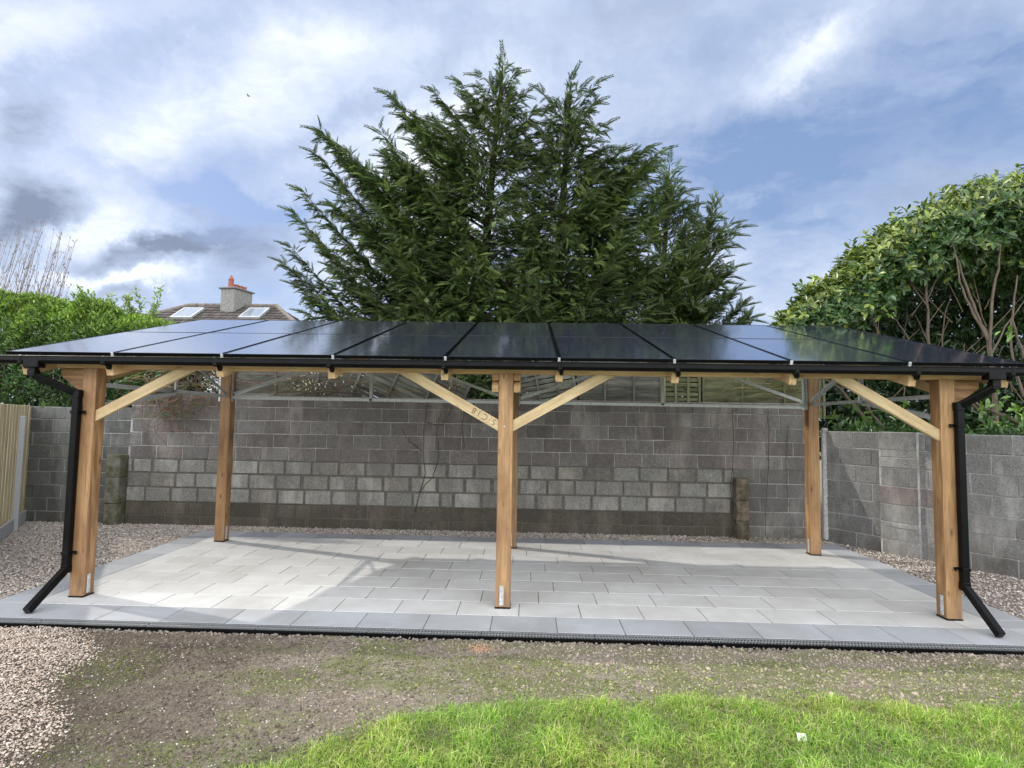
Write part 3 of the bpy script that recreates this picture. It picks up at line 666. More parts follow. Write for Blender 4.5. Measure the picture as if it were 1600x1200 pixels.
# gutter: a square black trough with brackets, outlets and unions
gx0, gx1 = XP-.30, XP+9*PW+.32; GY, GZ = 5.575, 2.424
def gutter_profile(w=.10, h=.074, t=.004):
    o_ = [(-w/2, h/2), (-w/2, -h/2+.03), (-w/2+.02, -h/2), (w/2-.02, -h/2), (w/2, -h/2+.03), (w/2, h/2)]
    i_ = [(w/2-t, h/2), (w/2-t, -h/2+.032), (w/2-.022, -h/2+t), (-w/2+.022, -h/2+t), (-w/2+t, -h/2+.032), (-w/2+t, h/2)]
    return o_+i_
mb = MB(); pr = gutter_profile(); n_ = len(pr)
Vv = [(gx0, GY+a, GZ+b) for a, b in pr]+[(gx1, GY+a, GZ+b) for a, b in pr]
mb.add(Vv, [(i, (i+1) % n_, (i+1) % n_+n_, i+n_) for i in range(n_)])
mb.box(((gx0+gx1)/2, GY-.052, GZ+.037), (gx1-gx0, .010, .010), None, .003)
for xe in (gx0, gx1): mb.box((xe, GY, GZ), (.006, .104, .086), None, .001)
gut = mb.build('gutter', M['black'], port)
for i, x in enumerate(raf_x):
    mb = MB(); x = x+(.0 if i else .02)
    for sgn in (0,):
        mb.box((x, GY, GZ), (.045, .112, .094), None, .012)
        mb.box((x+.02, GY+.02, GZ-.062), (.035, .05, .05), None, .01, top=1.3)
    mb.build('gutter_bracket', M['black'], gut)
def dpipe(pts, wx, wy, name='downpipe'):
    mbx = MB()
    for a, b in zip(pts, pts[1:]):
        a, b = Vector(a), Vector(b); mbx.bar(a, b, wy, wx, (0, 1, 0), .006)
    for i, p in enumerate(pts[1:-1]):
        mbx.box(p, (wx*1.14, wy*1.14, .085), None, .008)
    return mbx
for side in (-1, 1):
    if side < 0: xo, xv = XL-.44, XL-.082
    else: xo, xv = XR+.31, XR+.072
    yv = YF-.118; w0 = .066
    mb = MB(); mb.bar((xo, GY, GZ-.02), (xo, GY+.0, 2.255), w0, w0, (0, 1, 0), .006); mb.box((xo, GY, GZ-.03), (.16, .108, .10), None, .008); mb.box((xo, GY, 2.30), (.078, .078, .05), None, .004)
    mb.build('gutter_outlet', M['black'], gut)
    foot = gz(42, 955, .03) if side < 0 else gz(1564, 993, .03)
    zk = .30 if side < 0 else .345
    mb = dpipe([(xo, GY, 2.27), (xv, yv, 2.09), (xv, yv, zk), (foot.x, foot.y, foot.z)], w0, w0); dp = mb.build('downpipe', M['black'], port)
    d = (foot-Vector((xv, yv, zk))).normalized()
    mb = MB(); mb.bar(foot+d*.0005, foot+d*.002, w0-.012, w0-.012, (0, 1, 0), .001); mb.build('pipe_mouth', M['dark'], dp)
    for zz in (1.90, zk+.16):
        mb = MB(); mb.box((xv, yv, zz), (w0+.012, w0+.012, .03), None, .003); mb.box((xv-side*.055, yv+.02, zz+.005), (.06, .012, .022), None, .003); mb.box((xv-side*.07, yv+.02, zz-.014), (.014, .03, .012), None, .003); mb.build('pipe_clip', M['black'], dp)

# ------------------------------------------------------------------ block walls
def block_wall(name, p0, p1, zrows, lens, colf, depth=.10, mort=M['mortar'], gap=.011, label=None, phase=.5, parent=None, rs=1, rough_f=.0, cat='wall'):
    """courses of separate blocks from p0 to p1, faces turned to the right-hand side of p0->p1"""
    rr = random.Random(rs); a = Vector((*p0, 0)); b = Vector((*p1, 0)); d = (b-a); L_ = d.length; d.normalize(); nn = Vector((d.y, -d.x, 0))
    root = parent or thing(name, (a+b)/2, label, cat)
    rot = Matrix((d, nn, Vector((0, 0, 1)))).transposed()
    mbx = MB()
    for k, (z0, z1) in enumerate(zip(zrows, zrows[1:])):
        x = -rr.uniform(.1, .9)*lens if phase is None else -((k % 2)*phase*lens+(rr.uniform(-.03, .03)))
        while x < L_:
            l_ = lens*(rr.choice((1, 1, 1, 1, .5, .75)) if rr.random() < .16 else 1)
            x0, x1 = max(x, 0)+gap/2, min(x+l_, L_)-gap/2
            if x1-x0 > .03:
                c = colf(k, z0, rr); pj = rr.uniform(-.002, .004)*(1+rough_f*.3)
                zj = rr.uniform(0, .004)*rough_f; cc = a+d*((x0+x1)/2)+nn*(-depth/2+pj)+Vector((0, 0, (z0+z1)/2))
                mbx.box(cc, (x1-x0-rr.uniform(0, .012)*rough_f, depth, z1-z0-gap-zj), rot, .006, c)
            x += l_
    mbx.v = [(p[0]+rr.uniform(-.003, .003), p[1]+rr.uniform(-.002, .002), p[2]+rr.uniform(-.003, .003)) for p in mbx.v]
    mbx.build('blocks', M['block'], root)
    mc = MB(); mc.box((a+b)/2+nn*(-depth/2-.007)+Vector((0, 0, (zrows[0]+zrows[-1])/2)), (L_-.004, depth-.004, zrows[-1]-zrows[0]-.004), rot, .001); mc.build('mortar', mort, root)
    return root
def tone(r_, base, v=.18, warm=0):
    t = r_.uniform(1-v, 1+v); return tuple(c*t for c in base)
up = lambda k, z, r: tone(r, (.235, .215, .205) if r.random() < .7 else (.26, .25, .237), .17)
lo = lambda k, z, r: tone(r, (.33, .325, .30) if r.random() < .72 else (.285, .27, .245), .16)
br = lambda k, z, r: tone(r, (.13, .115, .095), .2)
XA, XB, XC = -7.02, 3.46, 4.90
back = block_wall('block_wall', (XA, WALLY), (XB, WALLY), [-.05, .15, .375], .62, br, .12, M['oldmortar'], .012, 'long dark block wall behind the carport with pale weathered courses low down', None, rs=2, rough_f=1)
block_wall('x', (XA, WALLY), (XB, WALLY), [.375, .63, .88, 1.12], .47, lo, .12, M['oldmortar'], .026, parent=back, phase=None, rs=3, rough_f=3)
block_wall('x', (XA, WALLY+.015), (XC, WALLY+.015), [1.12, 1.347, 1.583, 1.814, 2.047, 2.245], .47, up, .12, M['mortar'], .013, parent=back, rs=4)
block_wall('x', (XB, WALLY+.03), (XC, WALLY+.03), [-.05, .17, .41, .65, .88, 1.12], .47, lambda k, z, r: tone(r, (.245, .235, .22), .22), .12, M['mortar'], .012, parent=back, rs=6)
for b_ in list(back.children):
    pass
# older end pillars of the low wall
def pillar(x0, x1, z1, y0, mt, label, cuts):
    rt = thing('wall_pillar', ((x0+x1)/2, y0, 0), label, 'pillar')
    zz = [-.05]+cuts+[z1]; mb = MB()
    for a, b in zip(zz, zz[1:]): mb.box(((x0+x1)/2, y0, (a+b)/2), (x1-x0-r_.uniform(0, .01), .22, b-a-.006), None, .010)
    mb.build('concrete_blocks', mt, rt); mb = MB(); mb.box(((x0+x1)/2, y0+.01, z1/2-.03), (x1-x0-.03, .19, z1-.02), None, .004); mb.build('core', M['oldmortar'], rt)
pillar(-7.28, -7.03, 1.19, WALLY-.06, M['mossy'], 'mossy green pillar at the left end of the old low wall', [.35, .80])
pillar(XB-.02, XB+.19, .98, WALLY-.06, M['brownc'], 'short brown stained pillar at the right end of the old low wall', [.28, .62])
grey = lambda k, z, r: tone(r, (.175, .18, .172), .18)
block_wall('block_wall', (-11.5, WALLY+.05), (-7.03, WALLY+.05), [-.05, .17, .40, .63, .86, 1.09, 1.32, 1.55, 1.78, 2.0], .47, grey, .12, M['mortar'], .012, 'grey block wall in shade between the timber fence and the mossy pillar', rs=8)
# right-hand boundary wall runs forward from the corner
c0 = Vector((4.91, 9.62, 0)); c1 = Vector((8.05, 4.72, 0)); dr = (c1-c0).normalized(); 
zr = [-.05, .2, .46, .72, .99, 1.26, 1.53, 1.79]
rg = lambda k, z, r: tone(r, (.29, .288, .28) if r.random() < .93 else (.24, .215, .205), .18)
q0 = c0+dr*.9; q1 = c0+dr*1.42; nr = Vector((dr.y, -dr.x, 0))
rw = block_wall('block_wall', (c0.x, c0.y), (c1.x, c1.y), zr, .50, rg, .14, M['mortar'], .012, 'grey block wall running forward on the right below the laurel', rs=12)
pj = thing('wall_pier', q0, 'projecting grey block pier in the right-hand wall', 'pier')
n_ = nr*.07
block_wall('x', (q0+n_).to_2d(), (q1+n_).to_2d(), [-.05, .2, .38, .46, .72, .99, 1.26, 1.42, 1.53, 1.80], .6, rg, .14, M['mortar'], .010, parent=pj, phase=.0, rs=14)
mb = MB(); e1 = c0+dr*.02+nr*.004; mb.box((4.93, 9.60, .92), (.10, .06, 1.84), None, .01, (.33, .33, .32)); mb.build('corner_mortar', M['mortar'], rw)
# upper courses above the corner: the rear wall steps down
# ------------------------------------------------------------------ left timber fence
fr_ = thing('timber_fence', (-7.64, 8.05, 0), 'new vertical board timber fence with concrete post on the left', 'fence')
fa = Vector((-8.86, 9.74, 0)); fb = Vector((-6.05, 5.55, 0)); fd = (fb-fa).normalized(); FL_ = (fb-fa).length; fn = Vector((-fd.y, fd.x, 0)); fn = fn if fn.x > 0 else -fn
rotf = Matrix((fd, fn, Vector((0, 0, 1)))).transposed()
mb = MB(); x = 0; k = 0
while x < FL_:
    t_ = TI(.9, 1.08); mb.box(fa+fd*(x+.055)+fn*(.004*(k % 2))+Vector((0, 0, 1.09)), (.125, .014, 1.84+TI(-.006, .006)), Matrix(((fd*cos(.06)+fn*sin(.06)), (fn*cos(.06)-fd*sin(.06)), Vector((0, 0, 1)))).transposed(), .002, (t_, t_, t_*.97)); x += .105; k += 1
mb.build('boards', M['fence'], fr_)
mb = MB(); mb.box((fa+fb)/2+Vector((0, 0, .07))+fn*.012, (FL_, .05, .22), rotf, .005); mb.build('gravel_board', M['concrete'], fr_)
for s_ in (.95, 3.0, 4.9):
    mb = MB(); mb.box(fa+fd*s_+fn*.045+Vector((0, 0, .90)), (.085, .08, 1.86), rotf, .006); mb.build('concrete_post', M['concrete'], fr_)

# ------------------------------------------------------------------ old fence panels behind the wall
def lap_panel(x0, x1, y0, z0, z1, tilt, mt, label, gap=.0, yaw=0.):
    c = Vector(((x0+x1)/2, y0, (z0+z1)/2)); rt = thing('fence_panel', (c.x, y0, z0), label, 'fence panel', 'old fence panels behind the wall')
    Rz = Matrix.Rotation(tilt, 3, 'Y') @ Matrix.Rotation(yaw, 3, 'Z'); w, h = x1-x0, z1-z0; mb = MB(); z = -h/2
    while z < h/2-.05:
        mb.box(c+Rz @ Vector((0, 0, z+.05)), (w-.02, .010, .098-gap), Rz @ Matrix.Rotation(.09, 3, 'X'), .002, (TI(.7, 1.2),)*3); z += .088
    mb.build('slats', mt, rt)
    for q in (-w/2+.02, -w*.17, w*.17, w/2-.02):
        mb = MB(); mb.box(c+Rz @ Vector((q, -.02, 0)), (.04, .03, h), Rz, .002, (TI(.8, 1.2),)*3); mb.build('batten', mt, rt)
def fpx(xa, xb, Y=10.25): return gy(xa, 600, Y).x, gy(xb, 600, Y).x
a, b = fpx(365, 560); lap_panel(a, b, 10.3, 1.95, 3.15, 0, M['oldfence'], 'weathered grey fence panel behind blossom twigs left of the leaning panel')
a, b = fpx(560, 700); lap_panel(a, b+.3, 10.2, 1.85, 2.95, radians(24), M['oldfence'], 'broken grey fence panel leaning down to the right behind the wall', .02)
a, b = fpx(812, 900); lap_panel(a, b, 10.3, 1.95, 3.05, radians(-12), M['oldfence'], 'dark grey fence panel tilting up to the right beside the middle post', .03)
a, b = fpx(902, 1035); lap_panel(a, b, 10.3, 2.0, 3.05, 0, M['oldfence'], 'grey lapped fence panel behind the right half of the wall')
a, b = fpx(1037, 1095); lap_panel(a, b, 10.28, 2.0, 3.0, 0, M['greenfence'], 'narrow open slatted green fence panel right of the grey one', .035)
a, b = fpx(1098, 1290); lap_panel(a, b, 10.3, 2.0, 3.05, 0, M['greenfence'], 'mossy green lapped fence panel nearest the right-hand corner')

# ------------------------------------------------------------------ foliage helpers
def rot_frames(dirs, ups):
    d = dirs/np.linalg.norm(dirs, axis=1, keepdims=True); s_ = np.cross(d, ups); s_ /= np.linalg.norm(s_, axis=1, keepdims=True)+1e-9; u = np.cross(s_, d)
    return d, s_, u
def place(tmpl, tf, pos, dirs, ups, scale):
    d, s_, u = rot_frames(dirs, ups); n = len(pos); T = tmpl[None]*scale[:, None, None]
    V = pos[:, None]+T[:, :, 0:1]*d[:, None]+T[:, :, 1:2]*s_[:, None]+T[:, :, 2:3]*u[:, None]
    k = tmpl.shape[0]; Fs = (tf[None]+np.arange(n)[:, None, None]*k).reshape(-1, tf.shape[1])
    return V.reshape(-1, 3), Fs
def rnd_unit(n): v = RNG.normal(size=(n, 3)); return v/np.linalg.norm(v, axis=1, keepdims=True)
# elliptic leaf folded on its midrib
LT = np.array([(0, 0, 0), (.3, .17, .05), (.7, .17, .03), (1, 0, -.08), (.7, -.17, .03), (.3, -.17, .05), (.5, 0, -.02)]); LF = np.array([(0, 6, 2, 1), (6, 3, 2, 2), (0, 5, 4, 6), (6, 4, 3, 3)])
LTf = np.array([(0, 1, 6), (1, 2, 6), (2, 3, 6), (3, 4, 6), (4, 5, 6), (5, 0, 6)])

# feathery spray of a cypress
def make_spray(rs):
    rr = np.random.default_rng(rs); V = []; F_ = []
    def leaf(p, d, L_, w):
        k = len(V); d = d/np.linalg.norm(d); s_ = np.array([-d[1], d[0], 0]); V.extend([p, p+d*L_*.45+s_*w, p+d*L_, p+d*L_*.45-s_*w]); F_.append((k, k+1, k+2)); F_.append((k, k+2, k+3))
    for i in range(9):
        t = .06+i*.105; p = np.array([t, 0, 0]); L_ = .40*(1-t*.62)*rr.uniform(.8, 1.15)
        for s_ in (-1, 1): leaf(p, np.array([cos(.72), s_*sin(.72), rr.uniform(-.2, .2)]), L_, .034)
    leaf(np.array([0., 0, 0]), np.array([1., 0, 0]), 1.08, .016)
    V = np.array(V); V[:, 2] -= .5*V[:, 0]**2+.6*V[:, 1]**2
    return V, np.array(F_)
SPR = [make_spray(i) for i in range(3)]

def conifer(name, base, apexes, tips, n_rand, prof, label, sseed, up_=.35, dark_=1.0, sc=1.0, twl=1.0, trunkr=.2):
    rr = np.random.default_rng(sseed); root = thing(name, base, label, 'tree', 'tall conifers behind the wall')
    B = np.array(base, float); branches = []
    tb = MB(); tops = [np.array(a) for a in apexes]
    for a in tops:
        pts = [B+(a-B)*np.array([t**1.5, t**1.5, t]) for t in np.linspace(0, 1, 12)]
        tb.tube(pts, [trunkr*(1-t)**.8+.012 for t in np.linspace(0, 1, 12)], 7, (.07, .055, .045))
    def trunk_at(z, a): t = np.clip((z-B[2])/(a[2]-B[2]), 0, 1); return B+(a-B)*np.array([t**1.5, t**1.5, t])
    for tip in tips:
        tip = np.array(tip); a = min(tops, key=lambda q: np.linalg.norm((q-tip)[:2])+0*q[2]) if len(tops) > 1 else tops[0]
        rad = np.linalg.norm((tip-trunk_at(tip[2], a))[:2]); z0 = max(tip[2]-rad*.85-.35, 1.2)
        branches.append((trunk_at(z0, a), tip, 1.0))
    for tip, rep_ in [(t_, k_) for t_ in tips for k_ in range(3)]:
        tip = np.array(tip); a = min(tops, key=lambda q: np.linalg.norm((q-tip)[:2])); ax0 = trunk_at(tip[2], a); v = (tip-ax0)*rr.uniform(.5, .86)+rr.normal(0, .22, 3)*[1, 1, .4]; q = ax0+v-np.array([0, 0, rr.uniform(.1, .6)])
        rad = np.linalg.norm(v[:2]); z0 = max(q[2]-rad*rr.uniform(.5, .9)-.2, 1.0); branches.append((trunk_at(z0, a), q, .9))
    for k in range(n_rand):
        a = tops[rr.integers(len(tops))]; zt_ = B[2]+1.2+(a[2]-B[2]-1.6)*rr.random()**1.05; fr0 = (zt_-B[2])/(a[2]-B[2])
        rad = prof(fr0)*rr.uniform(.3, .95); ph = rr.uniform(0, 2*pi); q = trunk_at(zt_, a); r2 = rad
        yy_ = np.sin(ph)*r2; yy_ = np.clip(yy_, -2.6*(1-fr0)-.2, 2.4)
        tip = q+np.array([np.cos(ph)*r2, yy_, 0]); z0 = max(zt_-r2*rr.uniform(.4, .9), .8); branches.append((trunk_at(z0, a), tip, .9))
    for k in range(int(n_rand*.75)):           # short inner limbs, most of them on the near side
        a = tops[rr.integers(len(tops))]; fr0 = rr.uniform(.3, .9); zt_ = B[2]+(a[2]-B[2])*fr0; rad = rr.uniform(.5, 1.5)*min(1, (1-fr0)*3.0+.12); ph = rr.uniform(-pi*.95, -.05*pi)
        q = trunk_at(zt_, a)+np.array([np.cos(ph)*rad*1.1, np.sin(ph)*rad, 0]); branches.append((trunk_at(max(zt_-rad*rr.uniform(.2, .7), .6), a), q, .8))
    for a in tops: branches.append((trunk_at(a[2]-2.2, a), a, 1.0))
    pos, dirs, ups, scl, cols = [], [], [], [], []
    for (p0, p2, w) in branches:
        L_ = np.linalg.norm(p2-p0); out_ = (p2-p0).copy(); hz = out_.copy(); hz[2] = 0; hl = np.linalg.norm(hz)+1e-6; hzu = hz/hl
        p1 = p0+hz*.55+np.array([0, 0, out_[2]*.38+.08*hl]) if hl > .5 else (p0+p2)/2+rr.normal(0, .08, 3)
        ts = np.linspace(0, 1, 9); bz = lambda t: ((1-t)**2)*p0+2*t*(1-t)*p1+t*t*p2
        tb.tube([bz(t) for t in ts], [max(.028*(L_/3)*(1-t)+.005, .004) for t in ts], 4, (.085, .062, .045), cap=False)
        nt = int(L_*11); bc = rr.uniform(.7, 1.35)
        for i in range(nt):
            t = .22+.78*(i+rr.random())/nt; p = bz(t); dt = bz(min(t+.03, 1.03))-p; dt /= np.linalg.norm(dt)+1e-9
            lat = np.cross(dt, [0, 0, 1]); lat /= np.linalg.norm(lat)+1e-9; s_ = 1 if i % 2 else -1
            ang = rr.uniform(.45, 1.0); d = dt*cos(ang)+s_*lat*sin(ang)*rr.uniform(.5, 1)+np.array([0, 0, rr.uniform(-.35, .25)+up_*.3]); d /= np.linalg.norm(d)
            tl = (.22+.85*(1-t)**.8)*min(L_/2.2, 1.15)*rr.uniform(.7, 1.2)*twl
            ns = max(1, int(tl/.11))
            for j in range(ns):
                q = p+d*tl*(j+.3)/ns-np.array([0, 0, (.55-up_*.5)*tl*(j/ns)**2]); dd = d+rr.normal(0, .35, 3)+np.array([0, 0, -.62+up_*1.35])
                pos.append(q); dirs.append(dd); ups.append(np.array([0, 0, 1])+rr.normal(0, .45, 3)); scl.append(rr.uniform(.16, .30)*sc)
                v = rr.uniform(.55, 1.2)*bc*.95; tipy = (j >= ns-2)*rr.random()
                cols.append((np.array([.050, .088, .026])*(1-tipy*.6)+np.array([.20, .26, .07])*tipy*.6)*v*dark_)
        pos.append(p2); dirs.append(bz(1.0)-bz(.93)+np.array([0, 0, -.02])); ups.append(np.array([0, .2, 1])); scl.append(.42*sc); cols.append(np.array([.075, .10, .045]))
    pos, dirs, ups, scl, cols = map(np.array, (pos, dirs, ups, scl, cols)); VV, FF, CC = [], [], []; off = 0
    pick = rr.integers(0, 3, len(pos))
    for k in range(3):
        s_ = pick == k; V_, F_ = place(SPR[k][0], SPR[k][1], pos[s_], dirs[s_], ups[s_], scl[s_]); VV.append(V_); FF.append(F_+off); CC.append(np.repeat(cols[s_], len(SPR[k][0]), 0)); off += len(V_)
    tb.build('trunk', M['bark'], root)
    bulk('crown', np.concatenate(VV), np.concatenate(FF), M['needle'], root, np.concatenate(CC))
    print(name, len(branches), 'branches', len(pos), 'sprays')
T = lambda x, y, Y=13.: tuple(gy(x, y, Y))
bA = (-1.35, 13.2, 0); bB = (.45, 13.0, 0); bC = (3.1, 14.0, 0)
rev = R.random
tipsA = [T(450, 415, 12.6), T(457, 388, 13.2), T(463, 335, 12.8), T(497, 243, 13), T(510, 214, 12.8), T(612, 152, 13), T(598, 212, 12.7), T(684, 148, 13.2), T(655, 185, 12.9),
         T(470, 450, 12.5), T(485, 492, 12.6), T(530, 300, 12.4), T(556, 270, 13.3), T(590, 330, 12.2), T(500, 380, 12.2), T(555, 420, 12), T(620, 400, 11.6), T(640, 250, 12.5), T(700, 215, 12.5),
         T(690, 320, 11.8), T(735, 400, 11.3), T(745, 260, 12), T(735, 165, 12.9), T(815, 150, 12.9), T(505, 470, 12), T(580, 470, 11.7), T(660, 470, 11.3), T(475, 300, 13.3), T(540, 235, 13.2), T(720, 130, 13.4), T(755, 120, 13), T(800, 120, 13), T(830, 180, 13)]
conifer('conifer_tree', bA, [T(786, 98, 13.0)], tipsA, 110, lambda f_: 3.6*(1-f_**1.7)+.25, 'tall dark conifer with the topmost pointed tip and long branches reaching left', 101, trunkr=.19)
tipsB = [T(930, 132, 13), T(852, 148, 13), T(1028, 240, 12.9), T(1010, 262, 12.6), T(940, 200, 12.8), T(965, 240, 12.8), T(990, 300, 12.4), T(1000, 350, 12), T(900, 200, 12.2), T(855, 260, 11.9),
         T(925, 290, 11.8), T(880, 370, 11.4), T(960, 400, 11.4), T(1010, 430, 11.6), T(840, 450, 11.3), T(920, 470, 11.2), T(1000, 490, 11.4), T(800, 330, 11.8), T(925, 165, 13), T(870, 165, 13), T(845, 205, 12.8), T(1005, 235, 13.1), T(975, 265, 12.9), T(1030, 330, 12.8), T(1045, 400, 12.6), T(1055, 455, 12.5), T(1035, 290, 13), T(1020, 370, 12.5)]
conifer('conifer_tree', bB, [T(893, 127, 13.0)], tipsB, 110, lambda f_: 3.3*(1-f_**1.6)+.2, 'tall dark conifer with the bent tip, standing right of the topmost one', 202, trunkr=.19)
tipsC = [T(1118, 305, 14), T(1140, 352, 14), T(1088, 330, 13.8), T(1145, 420, 13.8), T(1160, 480, 13.8), T(1000, 325, 14), T(1020, 300, 14), T(1060, 390, 13.2), T(1100, 420, 13.1), T(1130, 470, 13.2), T(1070, 300, 14), T(1105, 360, 13.6), T(1150, 455, 13.9), T(1040, 440, 13), T(1085, 470, 13), T(1165, 500, 13.7), T(1125, 390, 14), T(1015, 350, 13.6), T(1030, 395, 13.4), T(1045, 330, 13.8), T(1000, 400, 13.4), T(1060, 320, 13.8), T(1085, 385, 13.5), T(1035, 280, 14), T(1055, 285, 14)]
conifer('conifer_tree', bC, [T(1046, 257, 14.0), T(1113, 330, 14.0)], tipsC, 100, lambda f_: 2.3*(1-f_**1.8)+.2, 'shorter feathery olive conifer at the right edge of the tall pair', 303, up_=.9, sc=.95, twl=1.05, trunkr=.13)

def leaf_mass(name, parent, pos, dirs, ups, scl, cols, m, tmpl=LT, tf=LTf):
    V_, F_ = place(tmpl, tf, pos, dirs, ups, scl); return bulk(name, V_, F_, m, parent, np.repeat(cols, len(tmpl), 0), smooth=False)

# ------------------------------------------------------------------ green hedge on the left, above the wall
hd = thing('hedge', (-9.6, 10.8, 0), 'bright green leafy hedge rising above the wall on the left', 'hedge')
n = 95000; x = RNG.uniform(-12.8, -6.6, n)
topz = np.interp(x, [-14.5, -10.3, -9.3, -8.4, -7.7, -7.1, -6.6], [4.4, 4.2, 4.10, 3.95, 3.72, 3.62, 3.1])+.13*noise2(x, x*0, 4, 3, .9)
ang = RNG.uniform(-.25, 1.15, n)*pi*.75; rr_ = 1-np.abs(RNG.normal(0, .16, n))
yv = 10.75-np.cos(ang)*.85*rr_; hz = (topz-2.0); z = 2.0+hz*np.where(ang > 0, np.sin(np.clip(ang, 0, pi/2))*rr_, 0)+np.where(ang < 0, ang*.8, 0)+RNG.normal(0, .05, n)
z = np.where((ang < pi/2), z, topz*1.0-(1-rr_)*1.0+RNG.normal(0, .04, n)); yv = yv+.26*noise2(x*1.0, z, 6, 3, 1.1); z = z+.10*noise2(x, yv, 16, 3, 1.4)
frontlim = np.where(x > -9.0, np.clip(x+9.3, 0, 2.3)*.10, 0)
keep = z > 1.72+frontlim*2.4
x, yv, z, ang = x[keep], yv[keep], z[keep], ang[keep]; n = len(x)
pos = np.column_stack([x, yv, z]); dirs = rnd_unit(n)*.9+np.column_stack([0*x, -np.cos(ang), np.sin(ang)])*.8+np.array([0, 0, .2])
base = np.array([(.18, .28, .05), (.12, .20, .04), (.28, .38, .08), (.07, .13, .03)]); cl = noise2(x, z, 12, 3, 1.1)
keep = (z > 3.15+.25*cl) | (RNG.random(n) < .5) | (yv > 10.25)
unshaded = np.clip((z-2.9)/.9, 0, 1)[:, None]  # shade low on the hedge is put into the leaf colour by height
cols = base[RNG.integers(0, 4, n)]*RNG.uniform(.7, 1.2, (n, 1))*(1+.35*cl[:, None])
cols = cols*unshaded+(1-unshaded)*cols*np.array([.42, .50, .9])
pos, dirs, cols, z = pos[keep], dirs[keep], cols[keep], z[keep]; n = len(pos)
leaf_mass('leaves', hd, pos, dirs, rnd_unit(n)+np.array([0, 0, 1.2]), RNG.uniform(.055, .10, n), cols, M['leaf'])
tb = MB()
for i in range(60):
    xx = R.uniform(-12, -6.8); y0 = R.uniform(10.4, 10.9); p = Vector((xx, y0, .0)); pts = [p.copy()]
    for k in range(7): p = p+Vector((R.uniform(-.15, .15), R.uniform(-.12, .10), .42 if xx < -7.4 else .36)); pts.append(p.copy())
    tb.tube(pts, [.022*(1-k/9) for k in range(8)], 5, (.14, .115, .09), cap=False)
tb.build('branches', M['bark'], hd)
n = 16000; xx_ = RNG.uniform(-12.5, -6.9, n); leaf_mass('inner_leaves', hd, np.column_stack([xx_, 11.5+RNG.normal(0, .12, n), RNG.uniform(1.5, 3.5, n)]), rnd_unit(n), rnd_unit(n), RNG.uniform(.08, .14, n), np.array([(.03, .06, .018)])*RNG.uniform(.5, 1.5, (n, 1)), M['leaf'])  # backing leaves; the shade inside the hedge is put into their dark colour
# loose sprigs above the hedge
def sprigs(name, label, group, xs_, Y, z0f, z1f, leafc, lm, n_leaf, ls, lean=.15, stem=.007):
    for i, xx in enumerate(xs_):
        rt = thing(name, (xx, Y, z0f), label[i] if isinstance(label, list) else label, 'plant', group); tb_ = MB(); P_ = []; Dd = []
        for k in range(7):
            p = Vector((xx+R.uniform(-.15, .15), Y+R.uniform(-.15, .15), z0f)); d = Vector((R.uniform(-1, 1)*lean*2, R.uniform(-1, 1)*lean, 1)); zt_ = z1f*R.uniform(.9, 1.03); pts = [p.copy()]
            while p.z < zt_: p = p+d*.09+Vector((R.uniform(-.02, .02), R.uniform(-.02, .02), 0)); pts.append(p.copy())
            if len(pts) < 2: continue
            tb_.tube(pts, [stem*(1-.6*j/len(pts)) for j in range(len(pts))], 4, (.16, .13, .09), cap=False)
            for j in range(n_leaf): q = pts[min(int(len(pts)*(.35+.65*R.random())), len(pts)-1)]; P_.append(np.array(q)+RNG.normal(0, .03, 3)); Dd.append(RNG.normal(0, .6, 3)+np.array([0, 0, .5]))
        tb_.build('stems', M['bark'], rt)
        if n_leaf: k = len(P_); leaf_mass('leaves', rt, np.array(P_), np.array(Dd), rnd_unit(k)+[0, 0, 1], RNG.uniform(.7, 1.2, k)*ls, np.array([leafc])*RNG.uniform(.6, 1.3, (k, 1)), lm)
x_a = gy(150, 470, 11.2).x; x_b = gy(222, 480, 11.2).x
sprigs('young_shrub', ['pale leafed shrub tips above the hedge beside the bare twigs', 'pale leafed shrub tips above the hedge nearest the house roof'], None, [x_a, x_b], 11.2, 3.3, 4.35, (.26, .33, .14), M['leaf'], 110, .085, .18)
# bare twiggy bush behind the hedge
bb = thing('bare_bush', (-11.4, 12.3, 0), 'leafless grey twiggy bush rising behind the left hedge', 'bush'); tb = MB()
for i in range(110):
    tx, ty_ = R.uniform(-60, 118), R.uniform(345, 450); ty_ = max(ty_, 335+max(0, tx-40)*.55)
    tip = gy(tx, ty_, 12.3+R.uniform(-.5, .5)); p0 = Vector((tip.x-R.uniform(.3, .9)-.2, tip.y+R.uniform(-.2, .2), 2.4)); pts = []
    for k in range(9):
        t = k/8; pts.append(p0.lerp(tip, t)+Vector((.10*sin(t*3+i), 0, 0))*(t*(1-t)*2)+Vector((R.uniform(-.012, .012), 0, 0)))
    tb.tube(pts, [.009*(1-.65*k/8) for k in range(9)], 4, (.22, .19, .18), cap=False)
    for k in range(3, 9):
        for _ in range(2):
            q = pts[k]+Vector((R.uniform(-.03, .03), R.uniform(-.03, .03), R.uniform(-.03, .03))); tb.tube([q, q+Vector((R.uniform(-.03, .03), 0, .045))], [.008, .003], 4, (.26, .19, .17))
    for k in (4, 5, 6):
        if R.random() < .5: q = pts[k]; tb.tube([q, q+Vector((R.uniform(-.12, .16), R.uniform(-.05, .05), .26))], [.006, .003], 3, (.22, .19, .18), cap=False)
tb.build('twigs', M['bark'], bb)

